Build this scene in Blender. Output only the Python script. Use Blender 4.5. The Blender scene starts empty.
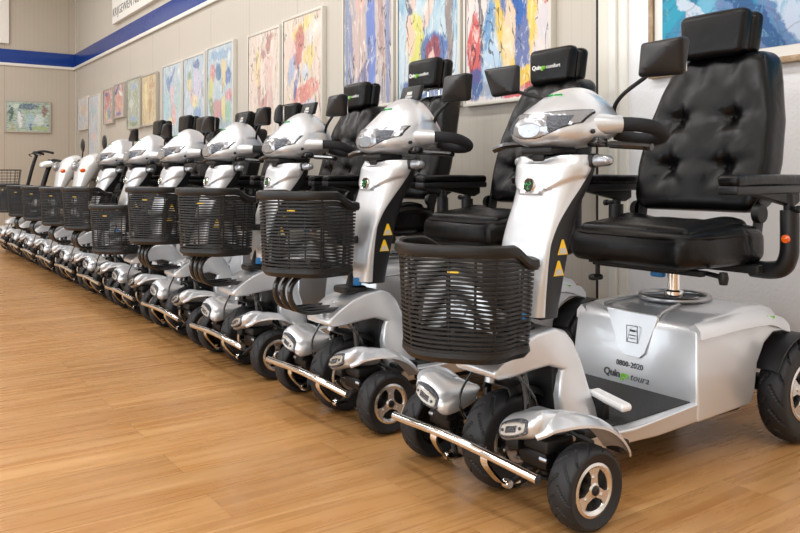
import bpy, bmesh, math, random
from mathutils import Vector, Matrix, noise as mnoise
PI = math.pi
sc = bpy.context.scene
COL = sc.collection
H = 0.9                       # camera height in metres

# ------------------------------------------------------------------ materials
def s2l(c):
    return tuple(((x/12.92) if x <= 0.04045 else ((x+0.055)/1.055)**2.4) for x in c)
def rgb(r, g, b): return s2l((r/255, g/255, b/255)) + (1.0,)
class NT:
    def __init__(s, name):
        s.m = bpy.data.materials.new(name); s.m.use_nodes = True
        s.t = s.m.node_tree; s.n = s.t.nodes; s.b = s.n['Principled BSDF']
    def add(s, typ, **kw):
        nd = s.n.new(typ)
        for k, v in kw.items():
            if hasattr(nd, k): setattr(nd, k, v)
        return nd
    def ln(s, a, b): s.t.links.new(a, b)
    def math(s, op, a, b=None):
        nd = s.n.new('ShaderNodeMath'); nd.operation = op
        for i, v in enumerate((a, b)):
            if v is None: continue
            if isinstance(v, (int, float)): nd.inputs[i].default_value = v
            else: s.ln(v, nd.inputs[i])
        return nd.outputs[0]
    def mix(s, fac, a, b, mode='MIX'):
        nd = s.n.new('ShaderNodeMix'); nd.data_type = 'RGBA'; nd.blend_type = mode
        for sock, v in ((nd.inputs[0], fac), (nd.inputs[6], a), (nd.inputs[7], b)):
            if isinstance(v, (int, float, tuple)): sock.default_value = v
            else: s.ln(v, sock)
        return nd.outputs[2]
    def ramp(s, fac, stops):
        nd = s.n.new('ShaderNodeValToRGB'); cr = nd.color_ramp
        while len(cr.elements) < len(stops): cr.elements.new(0.5)
        for e, (p, c) in zip(cr.elements, stops): e.position = p; e.color = c
        s.ln(fac, nd.inputs[0]); return nd.outputs[0]
    def noise(s, vec, scale, detail=2.0, rough=0.5, dist=0.0):
        nd = s.n.new('ShaderNodeTexNoise'); nd.inputs['Scale'].default_value = scale
        nd.inputs['Detail'].default_value = detail; nd.inputs['Roughness'].default_value = rough
        nd.inputs['Distortion'].default_value = dist
        if vec is not None: s.ln(vec, nd.inputs['Vector'])
        return nd
    def mapping(s, vec, loc=(0,0,0), rot=(0,0,0), scale=(1,1,1), typ='POINT'):
        nd = s.n.new('ShaderNodeMapping'); nd.vector_type = typ
        nd.inputs[1].default_value = loc; nd.inputs[2].default_value = rot; nd.inputs[3].default_value = scale
        s.ln(vec, nd.inputs[0]); return nd.outputs[0]
    def coord(s, k='Object'):
        return s.n.new('ShaderNodeTexCoord').outputs[k]
    def bump(s, h, strength=0.2, dist=0.002):
        nd = s.n.new('ShaderNodeBump'); nd.inputs['Strength'].default_value = strength
        nd.inputs['Distance'].default_value = dist
        s.ln(h, nd.inputs['Height']); s.ln(nd.outputs[0], s.b.inputs['Normal'])
    def set(s, **kw):
        for k, v in kw.items(): s.b.inputs[k.replace('_', ' ')].default_value = v
        return s
def simple(name, col, rough=0.5, metal=0.0, coat=0.0, spec=0.5, bump=None):
    t = NT(name); t.set(Base_Color=col, Roughness=rough, Metallic=metal)
    t.b.inputs['Coat Weight'].default_value = coat; t.b.inputs['Coat Roughness'].default_value = 0.06
    t.b.inputs['Specular IOR Level'].default_value = spec
    n = t.noise(t.coord(), bump[0] if bump else 30.0, 3.0)
    if bump: t.bump(n.outputs[0], bump[1], bump[2])
    else:
        r = t.math('MULTIPLY_ADD', n.outputs[0], 0.08); r.node.inputs[2].default_value = max(0.0, rough-0.04)
        t.ln(r, t.b.inputs['Roughness'])
    return t.m
M = {}
def build_materials():
    # metallic silver paint with fine flake
    t = NT('silver_paint'); t.set(Metallic=0.6, Roughness=0.33)
    v = t.n.new('ShaderNodeTexVoronoi'); v.inputs['Scale'].default_value = 900.0; t.ln(t.coord(), v.inputs['Vector'])
    f = t.math('MULTIPLY', v.outputs['Distance'], 0.10)
    t.ln(t.mix(f, rgb(214, 217, 221), rgb(184, 188, 194)), t.b.inputs['Base Color'])
    t.b.inputs['Coat Weight'].default_value = 0.8; t.b.inputs['Coat Roughness'].default_value = 0.05
    M['silver'] = t.m
    M['pearl'] = simple('pearl_silver_plastic', rgb(222, 222, 220), 0.3, 0.35, 0.5)
    # black padded leather with creases
    t = NT('black_leather'); t.set(Base_Color=rgb(7, 7, 8), Roughness=0.26); t.b.inputs['Specular IOR Level'].default_value = 0.24
    n1 = t.noise(t.mapping(t.coord(), scale=(1, 1, 0.7)), 9.0, 3.0, 0.5, 0.6)
    n2 = t.noise(t.coord(), 320.0, 2.0)
    h = t.math('ADD', t.math('MULTIPLY', n1.outputs[0], 0.42), t.math('MULTIPLY', n2.outputs[0], 0.05))
    t.bump(h, 0.6, 0.022)
    M['leather'] = t.m
    M['black'] = simple('black_plastic', rgb(20, 20, 22), 0.4, spec=0.4, bump=(400, 0.15, 0.0005))
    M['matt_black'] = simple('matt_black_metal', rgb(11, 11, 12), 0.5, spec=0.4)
    M['gloss_black'] = simple('gloss_black_tube', rgb(14, 14, 16), 0.22, 0.0, 0.5)
    M['basket'] = simple('black_coated_wire', rgb(22, 22, 22), 0.4, spec=0.4)
    M['foam'] = simple('black_foam_grip', rgb(19, 20, 25), 0.8, bump=(700, 0.3, 0.0006))
    M['rubber'] = simple('tyre_rubber', rgb(24, 25, 28), 0.6, bump=(120, 0.15, 0.001))
    M['chrome'] = simple('chrome', rgb(235, 233, 230), 0.07, 1.0)
    M['alloy'] = simple('machined_alloy', rgb(222, 220, 218), 0.26, 1.0)
    M['steel'] = simple('brushed_steel', rgb(170, 170, 172), 0.35, 1.0)
    M['clear'] = simple('clear_lens', rgb(160, 163, 168), 0.1, 0.6, 0.8, bump=(90, 0.35, 0.004))
    M['reflector'] = simple('lamp_reflector', rgb(96, 99, 106), 0.2, 0.85, bump=(160, 0.9, 0.01))
    M['lamp_clear'] = simple('running_lamp_lens', rgb(168, 160, 148), 0.12, 0.3, 0.8, bump=(140, 0.5, 0.004))
    M['amber'] = simple('amber_lens', rgb(226, 96, 20), 0.15, 0.0, 0.8)
    M['red'] = simple('red_lens', rgb(190, 20, 18), 0.15, 0.0, 0.8)
    M['green'] = simple('green_print', rgb(120, 200, 20), 0.5)
    M['badge_green'] = simple('badge_green', rgb(30, 170, 70), 0.4)
    M['dark_print'] = simple('dark_grey_print', rgb(66, 68, 72), 0.5)
    M['white_print'] = simple('white_print', rgb(232, 232, 232), 0.5)
    M['yellow'] = simple('yellow_sticker', rgb(240, 196, 30), 0.45)
    M['grey_print'] = simple('grey_sticker', rgb(190, 188, 180), 0.5)
    M['blue_knob'] = simple('blue_plastic', rgb(40, 130, 200), 0.35)
    M['white_plastic'] = simple('white_plastic', rgb(228, 228, 228), 0.32, 0.1, 0.3)
    M['ribbed'] = None
    t = NT('ribbed_rubber_mat'); t.set(Base_Color=rgb(40, 40, 42), Roughness=0.7)
    w = t.n.new('ShaderNodeTexWave'); w.inputs['Scale'].default_value = 40.0; w.bands_direction = 'X'
    t.ln(t.coord(), w.inputs['Vector']); t.bump(w.outputs['Fac'], 0.6, 0.003); M['ribbed'] = t.m
    # oak laminate: planks run along X
    t = NT('oak_laminate'); co = t.coord()
    br = t.n.new('ShaderNodeTexBrick'); br.offset = 0.37; br.offset_frequency = 2
    for k, v in (('Scale', 1.0), ('Mortar Size', 0.0012), ('Mortar Smooth', 0.1), ('Bias', 0.0), ('Brick Width', 1.29), ('Row Height', 0.193)):
        br.inputs[k].default_value = v
    br.inputs['Color1'].default_value = (0.0, 0.0, 0.0, 1); br.inputs['Color2'].default_value = (1, 1, 1, 1); br.inputs['Mortar'].default_value = (0.5, 0.5, 0.5, 1)
    t.ln(co, br.inputs['Vector'])
    off = t.n.new('ShaderNodeVectorMath'); off.operation = 'MULTIPLY_ADD'
    t.ln(br.outputs['Color'], off.inputs[0]); off.inputs[1].default_value = (7.0, 3.0, 0); t.ln(co, off.inputs[2])
    gr = t.noise(t.mapping(off.outputs[0], scale=(1.3, 26.0, 1)), 1.0, 5.0, 0.6, 0.9)
    fine = t.noise(t.mapping(off.outputs[0], scale=(3.0, 120.0, 1)), 1.0, 3.0, 0.6)
    big = t.noise(t.mapping(off.outputs[0], scale=(0.9, 5.0, 1)), 1.0, 2.0, 0.5, 0.8)
    c = t.ramp(gr.outputs[0], [(0.22, rgb(152, 106, 60)), (0.45, rgb(185, 139, 87)), (0.62, rgb(198, 153, 101)), (0.8, rgb(212, 171, 120))])
    c = t.mix(t.math('MULTIPLY', fine.outputs[0], 0.28), c, rgb(150, 100, 56))
    c = t.mix(t.ramp(big.outputs[0], [(0.4, (0, 0, 0, 1)), (0.7, (0.45, 0.45, 0.45, 1))]), c, rgb(170, 116, 62))
    tint = t.ramp(br.outputs['Color'], [(0.0, (0.90, 0.88, 0.86, 1)), (1.0, (1.06, 1.06, 1.06, 1))])
    c = t.mix(1.0, c, tint, 'MULTIPLY')
    c = t.mix(t.math('MULTIPLY', br.outputs['Fac'], 0.4), c, rgb(92, 58, 30))
    t.ln(c, t.b.inputs['Base Color'])
    rr = t.math('MULTIPLY_ADD', gr.outputs[0], 0.16); rr.node.inputs[2].default_value = 0.2
    t.ln(rr, t.b.inputs['Roughness'])
    hh = t.math('SUBTRACT', t.math('MULTIPLY', fine.outputs[0], 0.3), t.math('MULTIPLY', br.outputs['Fac'], 1.0))
    t.bump(hh, 0.12, 0.001)
    M['oak'] = t.m
    # ribbed beige sandwich panel; axis = which object coordinate the fine ribs repeat along
    def panel(name, axis, col, joint=1.0):
        t = NT(name); t.set(Roughness=0.45)
        sep = t.n.new('ShaderNodeSeparateXYZ'); t.ln(t.coord(), sep.inputs[0]); u = sep.outputs[axis]
        rib = t.math('PINGPONG', u, 0.035)
        jt = t.math('LESS_THAN', t.math('PINGPONG', u, joint/2), 0.004)
        nz = t.noise(t.coord(), 1.2, 2.0)
        c = t.mix(t.math('MULTIPLY', nz.outputs[0], 0.25), col, tuple(x*0.9 for x in col[:3])+(1,))
        rl = t.math('LESS_THAN', rib, 0.003)
        c = t.mix(t.math('MULTIPLY', rl, 0.10), c, rgb(120, 112, 98))
        c = t.mix(t.math('MULTIPLY', jt, 0.5), c, rgb(120, 112, 98))
        t.ln(c, t.b.inputs['Base Color'])
        t.bump(t.math('SUBTRACT', t.math('MULTIPLY', rib, 6.0), jt), 0.25, 0.004)
        return t.m
    M['panel_y'] = panel('beige_panel_side', 1, rgb(198, 191, 179))
    M['panel_x'] = panel('beige_panel_end', 0, rgb(196, 187, 172))
    M['plaster'] = simple('white_stipple_plaster', rgb(244, 245, 247), 0.7, bump=(70, 0.5, 0.004))
    M['white_paint'] = simple('white_paint', rgb(236, 234, 226), 0.35)
    M['cream_paint'] = simple('cream_paint', rgb(226, 221, 208), 0.4)
    M['ceiling'] = simple('ceiling_white', rgb(232, 230, 225), 0.8)
    M['gap'] = simple('black_gap_fill', rgb(14, 14, 15), 0.5)  # solid black that paints in the darkness of the open gap by the post
    M['blue'] = simple('blue_gloss_paint', rgb(24, 62, 142), 0.25)
    M['sign_white'] = simple('white_sign_panel', rgb(242, 240, 234), 0.4)
    M['frame_white'] = simple('pale_picture_frame', rgb(212, 208, 198), 0.4)
    M['frame_grey'] = simple('silver_picture_frame', rgb(176, 170, 158), 0.4)
    t = NT('weathered_wood_frame'); n = t.noise(t.mapping(t.coord(), scale=(30, 6, 6)), 3.0, 4.0, 0.6)
    t.ln(t.ramp(n.outputs[0], [(0.3, rgb(138, 112, 84)), (0.7, rgb(188, 164, 134))]), t.b.inputs['Base Color']); t.set(Roughness=0.6)
    M['frame_wood'] = t.m
    M['lamp'] = None
build_materials()

# ------------------------------------------------------------------ mesh kit
class G:
    def __init__(s): s.v = []; s.f = []
    def add(s, vf, mat=None):
        v, f = vf; o = len(s.v)
        s.v += [tuple(mat @ Vector(p)) for p in v] if mat is not None else [tuple(p) for p in v]
        s.f += [tuple(i+o for i in q) for q in f]; return s
def link(name, v, f, mat, parent=None, ang=38, smooth=True):
    me = bpy.data.meshes.new(name); me.from_pydata([tuple(p) for p in v], [], [tuple(q) for q in f])
    bm = bmesh.new(); bm.from_mesh(me)
    bmesh.ops.remove_doubles(bm, verts=bm.verts, dist=1e-6)
    bmesh.ops.recalc_face_normals(bm, faces=bm.faces); bm.to_mesh(me); bm.free()
    if smooth and len(me.polygons):
        me.polygons.foreach_set('use_smooth', [True]*len(me.polygons))
        me.set_sharp_from_angle(angle=math.radians(ang))
    if mat: me.materials.append(mat)
    o = bpy.data.objects.new(name, me); COL.objects.link(o)
    if parent: o.parent = parent
    return o
def part(name, g, mat, parent=None, ang=38):
    if isinstance(g, tuple): v, f = g
    else: v, f = g.v, g.f
    return link(name, v, f, mat, parent, ang)
def cr(pts, n=8, closed=False):
    """Catmull-Rom resample"""
    P = [Vector(p) for p in pts]; out = []; L = len(P)
    rng = range(L if closed else L-1)
    for i in rng:
        if closed: p0, p1, p2, p3 = P[(i-1) % L], P[i], P[(i+1) % L], P[(i+2) % L]
        else: p0 = P[i-1] if i else 2*P[0]-P[1]; p1 = P[i]; p2 = P[i+1]; p3 = P[i+2] if i+2 < L else 2*P[-1]-P[-2]
        for k in range(n):
            t = k/n
            out.append(0.5*((2*p1)+(p2-p0)*t+(2*p0-5*p1+4*p2-p3)*t*t+(3*p1-p0-3*p2+p3)*t**3))
    if not closed: out.append(P[-1])
    return out
def tube(pts, r, n=10, closed=False, smooth=0, rect=None):
    """sweep a circle (or rect=(w,h)) along pts"""
    P = cr(pts, smooth, closed) if smooth else [Vector(p) for p in pts]
    L = len(P); rs = r if isinstance(r, (list, tuple)) else [r]*L
    if len(rs) != L: rs = [rs[0]+(rs[-1]-rs[0])*i/(L-1) for i in range(L)]
    v = []; f = []; up = None
    for i in range(L):
        a = P[(i-1) % L] if (closed or i) else P[i]; b = P[(i+1) % L] if (closed or i < L-1) else P[i]
        t = (b-a)
        if t.length < 1e-9: t = Vector((0, 0, 1))
        t.normalize()
        if up is None:
            up = Vector((0, 0, 1)) if abs(t.z) < 0.9 else Vector((1, 0, 0))
        s = t.cross(up)
        if s.length < 1e-6: s = t.cross(Vector((0, 1, 0.01)))
        s.normalize(); u = s.cross(t).normalized(); up = u
        if rect:
            w, h = rect
            for (x, y) in ((-w, -h), (w, -h), (w, h), (-w, h)): v.append(P[i]+s*x/2*rs[i]+u*y/2*rs[i])
        else:
            for k in range(n):
                q = 2*PI*k/n; v.append(P[i]+(s*math.cos(q)+u*math.sin(q))*rs[i])
    m = 4 if rect else n
    for i in range(L if closed else L-1):
        j = (i+1) % L
        for k in range(m):
            f.append((i*m+k, i*m+(k+1) % m, j*m+(k+1) % m, j*m+k))
    if not closed:
        f.append(tuple(range(m))[::-1]); f.append(tuple((L-1)*m+k for k in range(m)))
    return v, f
def loft(rings, cap=True, closed_ring=True):
    n = len(rings[0]); v = [tuple(p) for r in rings for p in r]; f = []
    for i in range(len(rings)-1):
        for k in range(n if closed_ring else n-1):
            f.append((i*n+k, i*n+(k+1) % n, (i+1)*n+(k+1) % n, (i+1)*n+k))
    if cap: f.append(tuple(range(n))[::-1]); f.append(tuple((len(rings)-1)*n+k for k in range(n)))
    return v, f
def lathe(prof, c=(0, 0, 0), n=32, axis='y', closed=False, mod=None):
    """prof: list of (radius, offset along axis)"""
    v = []; f = []; L = len(prof)
    for i in range(n):
        a = 2*PI*i/n
        for (r, h) in prof:
            if mod: r = r+mod(a, r, h)
            x, z = r*math.cos(a), r*math.sin(a)
            p = (x, h, z) if axis == 'y' else ((x, z, h) if axis == 'z' else (h, x, z))
            v.append((p[0]+c[0], p[1]+c[1], p[2]+c[2]))
    for i in range(n):
        j = (i+1) % n
        for k in range(L if closed else L-1):
            f.append((i*L+k, i*L+(k+1) % L, j*L+(k+1) % L, j*L+k))
    return v, f
def rbox(c, s, r, seg=4, deform=None, fine=0):
    """rounded box centred c, full size s, corner radius r"""
    hx = [d/2 for d in s]; r = min(r, min(hx)*0.999)
    ax = []
    for h in hx:
        a = [-h+r*(1-math.cos(PI/2*k/seg)) for k in range(seg+1)]
        mid = []
        if fine:
            n = max(1, int(2*(h-r)/fine)); mid = [(-h+r)+(2*(h-r))*k/n for k in range(1, n)]
        b = [-x for x in a][::-1]
        l = a+mid+b; o = [l[0]]
        for x in l[1:]:
            if x-o[-1] > 1e-7: o.append(x)
        ax.append(o)
    v = []; f = []
    def pt(x, y, z):
        p = Vector((x, y, z)); q = Vector([max(-(h-r), min(h-r, w)) for h, w in zip(hx, p)])
        d = p-q
        if d.length > 1e-9: p = q+d.normalized()*r
        if deform: p = Vector(deform(*p))
        return (p[0]+c[0], p[1]+c[1], p[2]+c[2])
    for a in range(3):
        b, d = (a+1) % 3, (a+2) % 3
        for sg in (-1, 1):
            o = len(v); nb, nd = len(ax[b]), len(ax[d])
            for i in ax[b]:
                for j in ax[d]:
                    q = [0, 0, 0]; q[a] = sg*hx[a]; q[b] = i; q[d] = j; v.append(pt(*q))
            for i in range(nb-1):
                for j in range(nd-1):
                    f.append((o+i*nd+j, o+(i+1)*nd+j, o+(i+1)*nd+j+1, o+i*nd+j+1))
    return v, f
def weld(vf, d=1e-5):
    bm = bmesh.new(); vs = [bm.verts.new(p) for p in vf[0]]
    for q in vf[1]:
        try: bm.faces.new([vs[i] for i in q])
        except ValueError: pass
    bmesh.ops.remove_doubles(bm, verts=bm.verts, dist=d)
    return bm
def unbm(bm):
    bm.verts.index_update(); v = [tuple(x.co) for x in bm.verts]; f = [tuple(y.index for y in q.verts) for q in bm.faces]; bm.free(); return v, f
def prism(prof, hw, bevel=0.0, seg=3, y0=0.0, ang=25):
    """side profile (x,z) extruded across y; hw half-width (number or list per point)"""
    n = len(prof); w = hw if isinstance(hw, (list, tuple)) else [hw]*n
    bm = bmesh.new()
    a = [bm.verts.new((x, y0-w[i], z)) for i, (x, z) in enumerate(prof)]
    b = [bm.verts.new((x, y0+w[i], z)) for i, (x, z) in enumerate(prof)]
    for i in range(n): bm.faces.new((a[i], a[(i+1) % n], b[(i+1) % n], b[i]))
    bm.faces.new(a[::-1]); bm.faces.new(b)
    bmesh.ops.recalc_face_normals(bm, faces=bm.faces)
    if bevel:
        ed = [e for e in bm.edges if len(e.link_faces) == 2 and e.calc_face_angle(0) > math.radians(ang)]
        bmesh.ops.bevel(bm, geom=ed, offset=bevel, segments=seg, affect='EDGES', profile=0.5, clamp_overlap=True)
    bmesh.ops.triangulate(bm, faces=[f for f in bm.faces if len(f.verts) > 4])
    return unbm(bm)
def cyl(a, b, r, n=16):
    return tube([a, b], r, n)
def text(name, body, size, mat, origin, xdir, ydir, parent, ext=0.0008, offset=0.0, shear=0.0, align='CENTER', space=1.0):
    cu = bpy.data.curves.new(name, 'FONT'); cu.body = body; cu.size = size; cu.extrude = ext
    cu.offset = offset; cu.shear = shear; cu.align_x = align; cu.space_character = space; cu.resolution_u = 2
    o = bpy.data.objects.new(name+'_tmp', cu); COL.objects.link(o)
    bpy.context.view_layer.update()
    me = bpy.data.meshes.new_from_object(o.evaluated_get(bpy.context.evaluated_depsgraph_get()))
    bpy.data.objects.remove(o); bpy.data.curves.remove(cu)
    x = Vector(xdir).normalized(); z = x.cross(Vector(ydir)).normalized(); y = z.cross(x)
    m = Matrix((x, y, z)).transposed().to_4x4(); m.translation = Vector(origin)
    me.transform(m); me.name = name; me.materials.clear(); me.materials.append(mat)
    wd = max(v.co.dot(x) for v in me.vertices)-min(v.co.dot(x) for v in me.vertices)
    ob = bpy.data.objects.new(name, me); COL.objects.link(ob)
    if parent: ob.parent = parent
    return ob, wd
def smooth01(t): t = max(0.0, min(1.0, t)); return t*t*(3-2*t)
def lerp(a, b, t): return a+(b-a)*t
def interp(x, tab):
    if x <= tab[0][0]: return tab[0][1]
    for (a, p), (b, q) in zip(tab, tab[1:]):
        if x <= b: return p+(q-p)*(x-a)/(b-a)
    return tab[-1][1]
def cinterp(x, tab):
    """smooth (monotone-ish) interpolation of a table of tuples"""
    for i, ((a, p), (b, q)) in enumerate(zip(tab, tab[1:])):
        if x <= b or i == len(tab)-2:
            t = max(0, min(1, (x-a)/(b-a)))
            p0 = tab[i-1][1] if i else p; p3 = tab[i+2][1] if i+2 < len(tab) else q
            r = []
            for k in range(len(p)):
                m1 = (q[k]-p0[k])/2; m2 = (p3[k]-p[k])/2
                r.append((2*t**3-3*t*t+1)*p[k]+(t**3-2*t*t+t)*m1+(-2*t**3+3*t*t)*q[k]+(t**3-t*t)*m2)
            return r
def empty(name, loc, rz=0.0):
    o = bpy.data.objects.new(name, None); COL.objects.link(o); o.location = loc; o.rotation_euler = (0, 0, rz); o.empty_display_size = 0.1
    return o
def tag(o, label, cat, group=None):
    o['label'] = label; o['category'] = cat
    if group: o['group'] = group
    return o
def struct(o): o['kind'] = 'structure'; return o

# ------------------------------------------------------------------ scooter pieces (local: +x forward, +y rider's left, z up)
def wheel(root, name, c, R, w, rimr, spokes, side=1, tread=16):
    K = tread
    def groove(a, r, h):
        s = h/(w/2)
        if r < R*0.9: return 0.0
        ph = (a/(2*PI)*K + 0.95*abs(s)**1.2 + (0.5 if s > 0 else 0)) % 1.0
        return -0.0048*R/0.12 if ph < 0.12 and 0.10 < abs(s) < 0.93 else 0.0
    prof = [(rimr, -w*0.36)]
    for k in range(25):
        q = PI*k/24; yy = -w/2*math.cos(q); rr = R-(R*0.20)*(1-abs(math.sin(q))**0.55)
        if k in (0, 24): rr = (R+rimr)/2+0.005
        prof.append((rr, yy))
    prof.append((rimr, w*0.36))
    ty = part(name, lathe(prof, c, 240, 'y', mod=groove), M['rubber'], root, 30)
    g = G(); sd = side
    for s in ((1, -1) if spokes == 3 and side == 0 else (sd,)):
        y = lambda t: t*w*s
        g.add(lathe([(rimr+0.002, y(.30)), (rimr+0.003, y(.40)), (rimr-0.004, y(.43)), (rimr*0.86, y(.40)), (rimr*0.80, y(.34)), (rimr*0.78, y(.05))], c, 48))
        g.add(lathe([(0.0005, y(.43)), (rimr*.22, y(.43)), (rimr*.30, y(.38)), (rimr*.30, y(.1))], c, 24))
        for k in range(spokes):
            a = 2*PI*k/spokes+PI/2
            pr = [(rimr*.2, -rimr*.20), (rimr*.2, rimr*.20), (rimr*.55, rimr*.17), (rimr*.86, rimr*.34), (rimr*.86, -rimr*.34), (rimr*.55, -rimr*.17)]
            vs = []
            for yy in (y(.24), y(.39)):
                for (p, q) in pr:
                    vs.append((c[0]+p*math.cos(a)-q*math.sin(a), c[1]+yy, c[2]+p*math.sin(a)+q*math.cos(a)))
            fs = [tuple(range(6)), tuple(range(6, 12))]+[(i, (i+1) % 6, 6+(i+1) % 6, 6+i) for i in range(6)]
            g.add((vs, fs))
            b = (c[0]+rimr*.5*math.cos(a), c[1], c[2]+rimr*.5*math.sin(a))
            g.add(lathe([(0.0003, y(.43)), (rimr*.09, y(.43)), (rimr*.09, y(.38))], b, 8))
    part('rim', g, M['alloy'], ty, 30)
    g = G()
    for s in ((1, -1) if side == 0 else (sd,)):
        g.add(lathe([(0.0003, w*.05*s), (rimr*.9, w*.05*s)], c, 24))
    part('rim_back_plate', g, M['matt_black'], ty)  # black back plate, colours in the dark recess behind the spokes
    g = G()
    for s in ((1, -1) if side == 0 else (sd,)):
        g.add(lathe([(0.0003, w*.52*s), (rimr*.12, w*.51*s), (rimr*.19, w*.46*s), (rimr*.2, w*.4*s)], c, 20))
    part('hub_cap', g, M['black'], ty)
    return ty

FWX = -0.025
def make_base(root):
    for s in (1, -1):
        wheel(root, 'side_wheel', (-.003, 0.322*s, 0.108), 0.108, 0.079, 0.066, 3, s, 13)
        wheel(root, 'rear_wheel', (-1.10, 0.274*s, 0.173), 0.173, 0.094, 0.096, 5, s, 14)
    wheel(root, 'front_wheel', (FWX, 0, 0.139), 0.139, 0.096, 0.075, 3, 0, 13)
    # front mudguard inside + fork
    prof = []
    arc = []
    for k in range(17):
        a = math.radians(78+k*6.2); arc.append((FWX+0.166*math.cos(a), 0.139+0.166*math.sin(a)))
    rings = [[(x, y, z+dz) for (y, dz) in ((-.062, -.02), (-.05, 0), (.05, 0), (.062, -.02), (.055, -.024), (.047, -.006), (-.047, -.006), (-.055, -.024))] for (x, z) in arc]
    part('mudguard', loft(rings), M['matt_black'], root)
    g = G()
    for s in (1, -1):
        g.add(tube([(-.05, .035*s, .40), (-.03, .07*s, .33), (-.03, .083*s, .26), (FWX, .083*s, .19), (FWX, .083*s, .142)], 0.0125, 10, smooth=6))
        g.add(rbox((FWX+.005, .085*s, .142), (.05, .022, .05), .008, 2))
    part('fork', g, M['gloss_black'], root)
    g = G()
    g.add(cyl((.035, 0, .31), (.01, 0, .42), .016, 14))
    part('damper', g, M['steel'], root)
    # drum disc on the near side of front wheel plus caliper arms
    for s in (1, -1):
        g = G()
        g.add(lathe([(.02, .058*s), (.052, .058*s), (.052, .064*s), (.02, .064*s)], (FWX, 0, .139), 24))
        g.add(rbox((FWX-.04, .07*s, .115), (.05, .014, .028), .006, 2)); g.add(rbox((FWX+.025, .072*s, .165), (.03, .016, .035), .006, 2))
        for a in range(5):
            q = a*2*PI/5; g.add(cyl((FWX+.036*math.cos(q), .058*s, .139+.036*math.sin(q)), (FWX+.036*math.cos(q), .075*s, .139+.036*math.sin(q)), .006, 8))
        part('brake_disc', g, M['steel'], root)
    # swing arms and black mechanical parts of the side wheels
    for s in (1, -1):
        g = G()
        g.add(tube([(-.20, .14*s, .17), (-.08, .19*s, .17), (.0, .24*s, .12), (.0, .285*s, .108)], .016, 10, smooth=5))
        g.add(rbox((-.04, .215*s, .165), (.16, .03, .05), .008, 2))
        g.add(rbox((.04, .20*s, .16), (.05, .10, .045), .008, 2))
        g.add(rbox((.0, .262*s, .135), (.055, .022, .10), .008, 2))
        g.add(rbox((.03, .225*s, .205), (.10, .09, .035), .008, 2))
        g.add(tube([(-.02, .16*s, .24), (-.06, .22*s, .20), (-.12, .24*s, .17)], .013, 8, smooth=4))
        g.add(rbox((.075, .15*s, .19), (.035, .05, .03), .006, 2))
        g.add(cyl((.0, .19*s, .09), (.0, .19*s, .20), .02, 12))
        for k in range(6): g.add(lathe([(.021, -.004), (.026, 0), (.021, .004)], (.0, .19*s, .10+.017*k), 12, 'z'))
        g.add(rbox((-.17, .19*s, .185), (.10, .05, .03), .006, 2))
        g.add(rbox((-.215, .25*s, .155), (.045, .05, .03), .006, 2))
        part('swing_arm', g, M['matt_black'], root)
        for (x, y, z) in ((.045, .256, .195), (-.045, .235, .20), (.06, .24, .165), (-.01, .277, .19)):
            part('bolt', lathe([(.0003, .012*s), (.006, .012*s), (.008, .004*s), (.008, -.012*s)], (x, y*s, z), 8), M['steel'], root)
        # silver fender over the side wheel
        def dn(x, y, z):
            t = (x+.075)/.15                      # 0 rear .. 1 nose
            zz = z*(.35+.40*smooth01(t*1.3)) if z > 0 else z*(.9+.1*t)
            return (x-.02*max(0, z/.04), y*(1-.10*t*t), zz-.004*smooth01(t)+.30*y*s*smooth01(t*1.2+.1))
        g = G()
        g.add(rbox((.045, .188*s, .252), (.15, .165, .082), .034, 5, dn, .02))
        path = [(.09, .215, .262), (.05, .245, .283), (.0, .287, .289), (-.05, .312, .277), (-.10, .318, .244), (-.145, .312, .200), (-.16, .31, .180)]
        P = cr([(x, y*s, z) for x, y, z in path], 6)
        wd = [interp(i/(len(P)-1), [(0, .05), (.25, .062), (.6, .055), (1, .042)]) for i in range(len(P))]
        rings = []
        for i, p in enumerate(P):
            a = P[max(0, i-1)]; b = P[min(len(P)-1, i+1)]; tg = (b-a).normalized()
            side = Vector((0, 1, 0))-tg*tg.y; side.normalize(); nn = side.cross(tg).normalized()
            if nn.z < 0 and i < len(P)-8: nn = -nn
            w = wd[i]; ring = []
            for u in (-1, -.6, -.2, .2, .6, 1): ring.append(p+side*w*u-nn*(.018*u*u))
            for u in (1, .6, .2, -.2, -.6, -1): ring.append(p+side*w*u-nn*(.018*u*u+.007))
            rings.append(ring)
        g.add(loft(rings))
        fe = part('fender', g, M['silver'], root, 50)
        g = G()
        ln = Vector((1, .05*s, .28)).normalized()
        def onnose(dy, dz, out): return (.118-.30*(dz)+out-abs(dy)*.10, .188*s+dy, .243+dz+.30*dy*s)
        for (rx, rz, o0, key, nm) in ((.052, .024, .006, 'reflector', 'lamp_bezel'), (.045, .0175, .010, 'lamp_clear', 'running_lamp')):
            ring = []
            for k in range(28):
                q = 2*PI*k/28; cx, sx = math.cos(q), math.sin(q)
                ring.append((max(-1, min(1, 1.35*cx))*rx*(.8)+.2*rx*cx, sx*rz))
            rs = [[onnose(a, b, -.02) for a, b in ring], [onnose(a, b, o0) for a, b in ring], [onnose(a*.9, b*.85, o0+.003) for a, b in ring]]
            part(nm, loft(rs), M[key], fe, 30)
        g = G()
        for k in (-.032, .032):
            g.add(lathe([(.0003, .0155), (.004, .0155), (.005, .004)], onnose(k, 0, 0), 10, 'x'))
        g.add(rbox((0, 0, 0), (.004, .040, .017), .0018, 2, lambda x, y, z: (lambda o: (o[0]+x, o[1], o[2]))(onnose(y, z, .0125))))
        part('lamp_reflector', g, M['reflector'], fe)
    # chrome bumper bar and its brackets
    bar = [(.140, -.328, .151), (.142, -.25, .154), (.15, -.12, .163), (.152, 0, .166), (.15, .12, .162), (.142, .22, .154), (.135, .292, .147)]
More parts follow.
